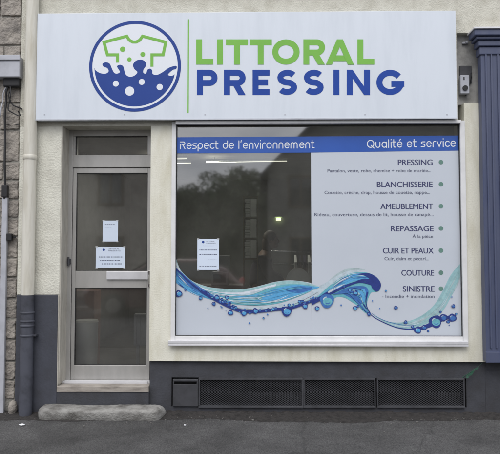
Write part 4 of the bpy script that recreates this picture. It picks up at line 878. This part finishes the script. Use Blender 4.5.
# ------------------------------------------------------------------ across the street (seen mirrored in the glass)
def tree(x, y, h_, r, lab, n=6500):
    o = thing('tree', lab, 'tree', (x, y, 0), 'trees across the street')
    mb = MB(); mb.tube([(x, y, 0), (x+.1, y, h_*.3), (x, y+.1, h_*.6), (x, y, h_*.85)], [.22, .17, .11, .03], 10)
    for i in range(9): a = random.uniform(0, 6.28); z = h_*random.uniform(.3, .65); q = r*random.uniform(.5, .9); mb.tube([(x, y, z), (x+q*.5*math.cos(a), y+q*.5*math.sin(a), z+h_*.1), (x+q*math.cos(a), y+q*math.sin(a), z+h_*.22)], [.08, .05, .015], 6)
    mb.build('trunk', M['bark'], o)
    cl = [(x+random.gauss(0, r*.42), y+random.gauss(0, r*.42), h_*random.uniform(.38, .93), random.uniform(.3, .55)*r*.8) for _ in range(22)]
    mb = MB()
    for i in range(n):
        cx, cy, cz, cr_ = random.choice(cl); d = Vector((random.gauss(0, 1), random.gauss(0, 1), random.gauss(0, 1))).normalized()*cr_*random.uniform(.5, 1.05)
        c = Vector((cx, cy, cz))+d; u = Vector((random.gauss(0, 1), random.gauss(0, 1), random.gauss(0, 1))).normalized(); w = u.orthogonal().normalized(); s = random.uniform(.06, .14)
        mb.add([c-u*s, c+w*s*.6, c+u*s, c-w*s*.6], [(0, 1, 2, 3)])
    mb.build('crown', M['leaf'], o)
for i, (a, tp, Y, r, lab) in enumerate([(232, 172, 27, 2.3, 'tallest tree across the street beside the gabled house'), (212, 192, 29, 2.0, 'middle tree across the street in the gap'), (190, 204, 27, 2.2, 'bushy tree across the street left of the middle tree'), (172, 200, 25, 2.0, 'tree across the street beside the long house'), (252, 176, 31, 2.6, 'dark tree half hidden by the gabled house'), (252, 200, 23, 2.4, 'leafy tree leaning over the street next to the gable'), (246, 205, 25, 2.2, 'bushy tree close beside the wall of the gabled house'), (205, 215, 24, 1.9, 'low round tree in front of the other trees')]):
    X, Z = P(a, tp, Y); tree(X, -Y, Z+.2, r, lab)
mb = MB()
for i in range(11000):
    x = random.uniform(-9, 6); z = abs(random.gauss(0, 1.3)); c = Vector((x, -32+random.uniform(-.8, .8), min(z, 4.2))); u = Vector((random.gauss(0, 1), random.gauss(0, 1), random.gauss(0, 1))).normalized(); w = u.orthogonal().normalized(); s = random.uniform(.12, .26)
    mb.add([c-u*s, c+w*s*.6, c+u*s, c-w*s*.6], [(0, 1, 2, 3)])
tag(mb.build('hedge', M['leaf']), 'long loose hedge closing the gap between the houses opposite', 'hedge')
def house(x0, x1, y0, y1, eave, ridge, m, lab, gable_front=True, ridge_x=None):
    o = thing('house', lab, 'house', ((x0+x1)/2, (y0+y1)/2, 0)); rxx = ridge_x if ridge_x is not None else (x0+x1)/2
    mb = MB()
    if gable_front: mb.add([(x0, y0, 0), (x1, y0, 0), (x1, y0, eave), (rxx, y0, ridge), (x0, y0, eave), (x0, y1, 0), (x1, y1, 0), (x1, y1, eave), (rxx, y1, ridge), (x0, y1, eave)], [(0, 1, 2, 3, 4), (9, 8, 7, 6, 5), (0, 4, 9, 5), (1, 6, 7, 2), (0, 5, 6, 1), (4, 3, 8, 9), (3, 2, 7, 8)])
    else: mb.box(x0, x1, y1, y0, 0, eave)
    mb.build('wall', m, o)
    mb = MB(); t_ = .12; e = .3
    if gable_front:
        k1 = (ridge-eave)/(rxx-x0); k2 = (ridge-eave)/(x1-rxx)
        for (xa, za, xb2, zb2) in ((x0-e, eave-e*k1, rxx, ridge), (x1+e, eave-e*k2, rxx, ridge)):
            mb.add([(xa, y0+.3, za+.02), (xb2, y0+.3, zb2+.02), (xb2, y0+.3, zb2+t_), (xa, y0+.3, za+t_), (xa, y1-.3, za+.02), (xb2, y1-.3, zb2+.02), (xb2, y1-.3, zb2+t_), (xa, y1-.3, za+t_)], [(0, 1, 2, 3), (7, 6, 5, 4), (0, 3, 7, 4), (1, 5, 6, 2), (3, 2, 6, 7), (0, 4, 5, 1)])
    else:
        ym = (y0+y1)/2
        mb.add([(x0-.2, y0+.35, eave-.1), (x1+.2, y0+.35, eave-.1), (x1+.2, y1-.35, eave-.1), (x0-.2, y1-.35, eave-.1), (x0-.2, ym, ridge), (x1+.2, ym, ridge)], [(0, 1, 5, 4), (2, 3, 4, 5), (0, 4, 3), (1, 2, 5), (0, 3, 2, 1)])
    rf = mb.build('roof', M['slate'], o)
    mb = MB(); mb.box(rxx-.3, rxx+.3, (y0+y1)/2-.25, (y0+y1)/2+.25, ridge-.4, ridge+.8); mb.build('chimney', M['hwall2'], rf)
    nw = max(2, int((x1-x0)/2.2))
    for fl in (1.0, 3.5):
        for i in range(nw):
            wx = x0+(i+.5)*(x1-x0)/nw
            if fl == 1.0 and i == nw//2:
                mb = MB(); mb.box(wx-.5, wx+.5, y0, y0+.06, 0, 2.15); d = mb.build('door', M['pilblue'], o); mb = MB(); mb.box(wx+.35, wx+.39, y0+.06, y0+.1, 1.0, 1.15); mb.build('handle', M['chrome'], d); continue
            if fl+1.3 > eave: continue
            mb = MB(); mb.box(wx-.5, wx-.42, y0, y0+.05, fl, fl+1.3); mb.box(wx+.42, wx+.5, y0, y0+.05, fl, fl+1.3); mb.box(wx-.42, wx+.42, y0, y0+.05, fl+1.22, fl+1.3); mb.box(wx-.42, wx+.42, y0, y0+.05, fl, fl+.08); mb.box(wx-.03, wx+.03, y0, y0+.05, fl+.08, fl+1.22)
            w_ = mb.build('window', M['wood'], o); mb = MB(); mb.box(wx-.42, wx+.42, y0+.005, y0+.02, fl+.08, fl+1.22); mb.build('pane', M['carglass'], w_)
xh = P(268, 170, 18)[0]
house(xh, xh+10.5, -18, -26, 5.0, 9.7, M['hwall'], 'gabled house with slate roof across the street', True, xh+4.6)
house(-13, P(172, 170, 23)[0], -16.5, -23, 6.6, 8.6, M['hwall2'], 'long stone house with slate roof across the street', False)
# parked car
CX, CY = P(128, 290, 9.4)[0]+1.0, -9.5
CR = thing('parked_car', 'dark red hatchback parked across the street facing the shop door', 'car', (CX, CY, 0))
prof = [(-2.05, .35), (-2.08, .62), (-1.95, .82), (-1.15, .95), (-.45, 1.42), (.1, 1.50), (.9, 1.48), (1.55, 1.25), (1.85, .95), (1.98, .85), (2.0, .4), (1.9, .26), (-1.9, .24)]
mb = MB(); n = len(prof); lv = []
for (yy, kx) in ((-.86, .97), (-.78, 1.0), (0, 1.01), (.78, 1.0), (.86, .97)):
    for (a, z) in prof: 
        tuck = max(0, z-.9)*.35 if abs(yy) > .5 else 0
        lv.append((CX+a*kx, CY+yy-math.copysign(tuck, yy)*(1 if yy else 0), z if abs(yy) < .86 else z*.985))
mb.add(lv, [(k*n+i, k*n+(i+1) % n, (k+1)*n+(i+1) % n, (k+1)*n+i) for k in range(4) for i in range(n)]+[list(range(n)), list(range(4*n, 5*n))[::-1]])
mb.build('body', M['carpaint'], CR, bevel=.04, seg=3)
for s in (-1, 1):
    for pts in ([(-.95, 1.0), (-.42, 1.36), (.12, 1.42), (.12, 1.0)], [(.2, 1.0), (.2, 1.42), (.85, 1.40), (1.35, 1.2), (1.45, 1.0)]):
        mb = MB(); vs = []
        for off in (.0, .02):
            for a, z in pts: vs.append((CX+a, CY+s*(.865-(z-.9)*.35+off-.01), z))
        mb.add(vs, [(0, 1, 2, 3, 4)[:len(pts)], tuple(range(len(pts), 2*len(pts)))[::-1]]+[(k, (k+1) % len(pts), (k+1) % len(pts)+len(pts), k+len(pts)) for k in range(len(pts))]); mb.build('window', M['carglass'], CR)
mb = MB(); mb.add([(CX-1.13, CY-.66, .99), (CX-1.13, CY+.66, .99), (CX-.50, CY+.58, 1.41), (CX-.50, CY-.58, 1.41), (CX-1.17, CY-.66, 1.01), (CX-1.17, CY+.66, 1.01), (CX-.54, CY+.58, 1.43), (CX-.54, CY-.58, 1.43)], [(0, 1, 2, 3), (7, 6, 5, 4), (0, 4, 5, 1), (1, 5, 6, 2), (2, 6, 7, 3), (3, 7, 4, 0)]); mb.build('windscreen', M['carglass'], CR)
for a in (-1.3, 1.25):
    for s in (-1, 1):
        mb = MB(); mb.tube([(CX+a, CY+s*.72, .31), (CX+a, CY+s*.89, .31)], .31, 28); w_ = mb.build('wheel', M['black'], CR, bevel=.02)
        mb = MB(); mb.tube([(CX+a, CY+s*.885, .31), (CX+a, CY+s*.90, .31)], [.2, .19], 20); mb.build('rim', M['chrome'], w_)
for s in (-1, 1):
    mb = MB(); mb.ball((CX-1.98, CY+s*.62, .70), (.10, .16, .08)); mb.build('headlight', M['lampg'], CR); mb = MB(); mb.ball((CX+1.90, CY+s*.66, .88), (.07, .10, .10)); mb.build('tail_light', M['redlamp'], CR)
    mb = MB(); mb.ball((CX-.75, CY+s*.93, 1.02), (.07, .09, .06)); mb.build('mirror', M['carpaint'], CR)
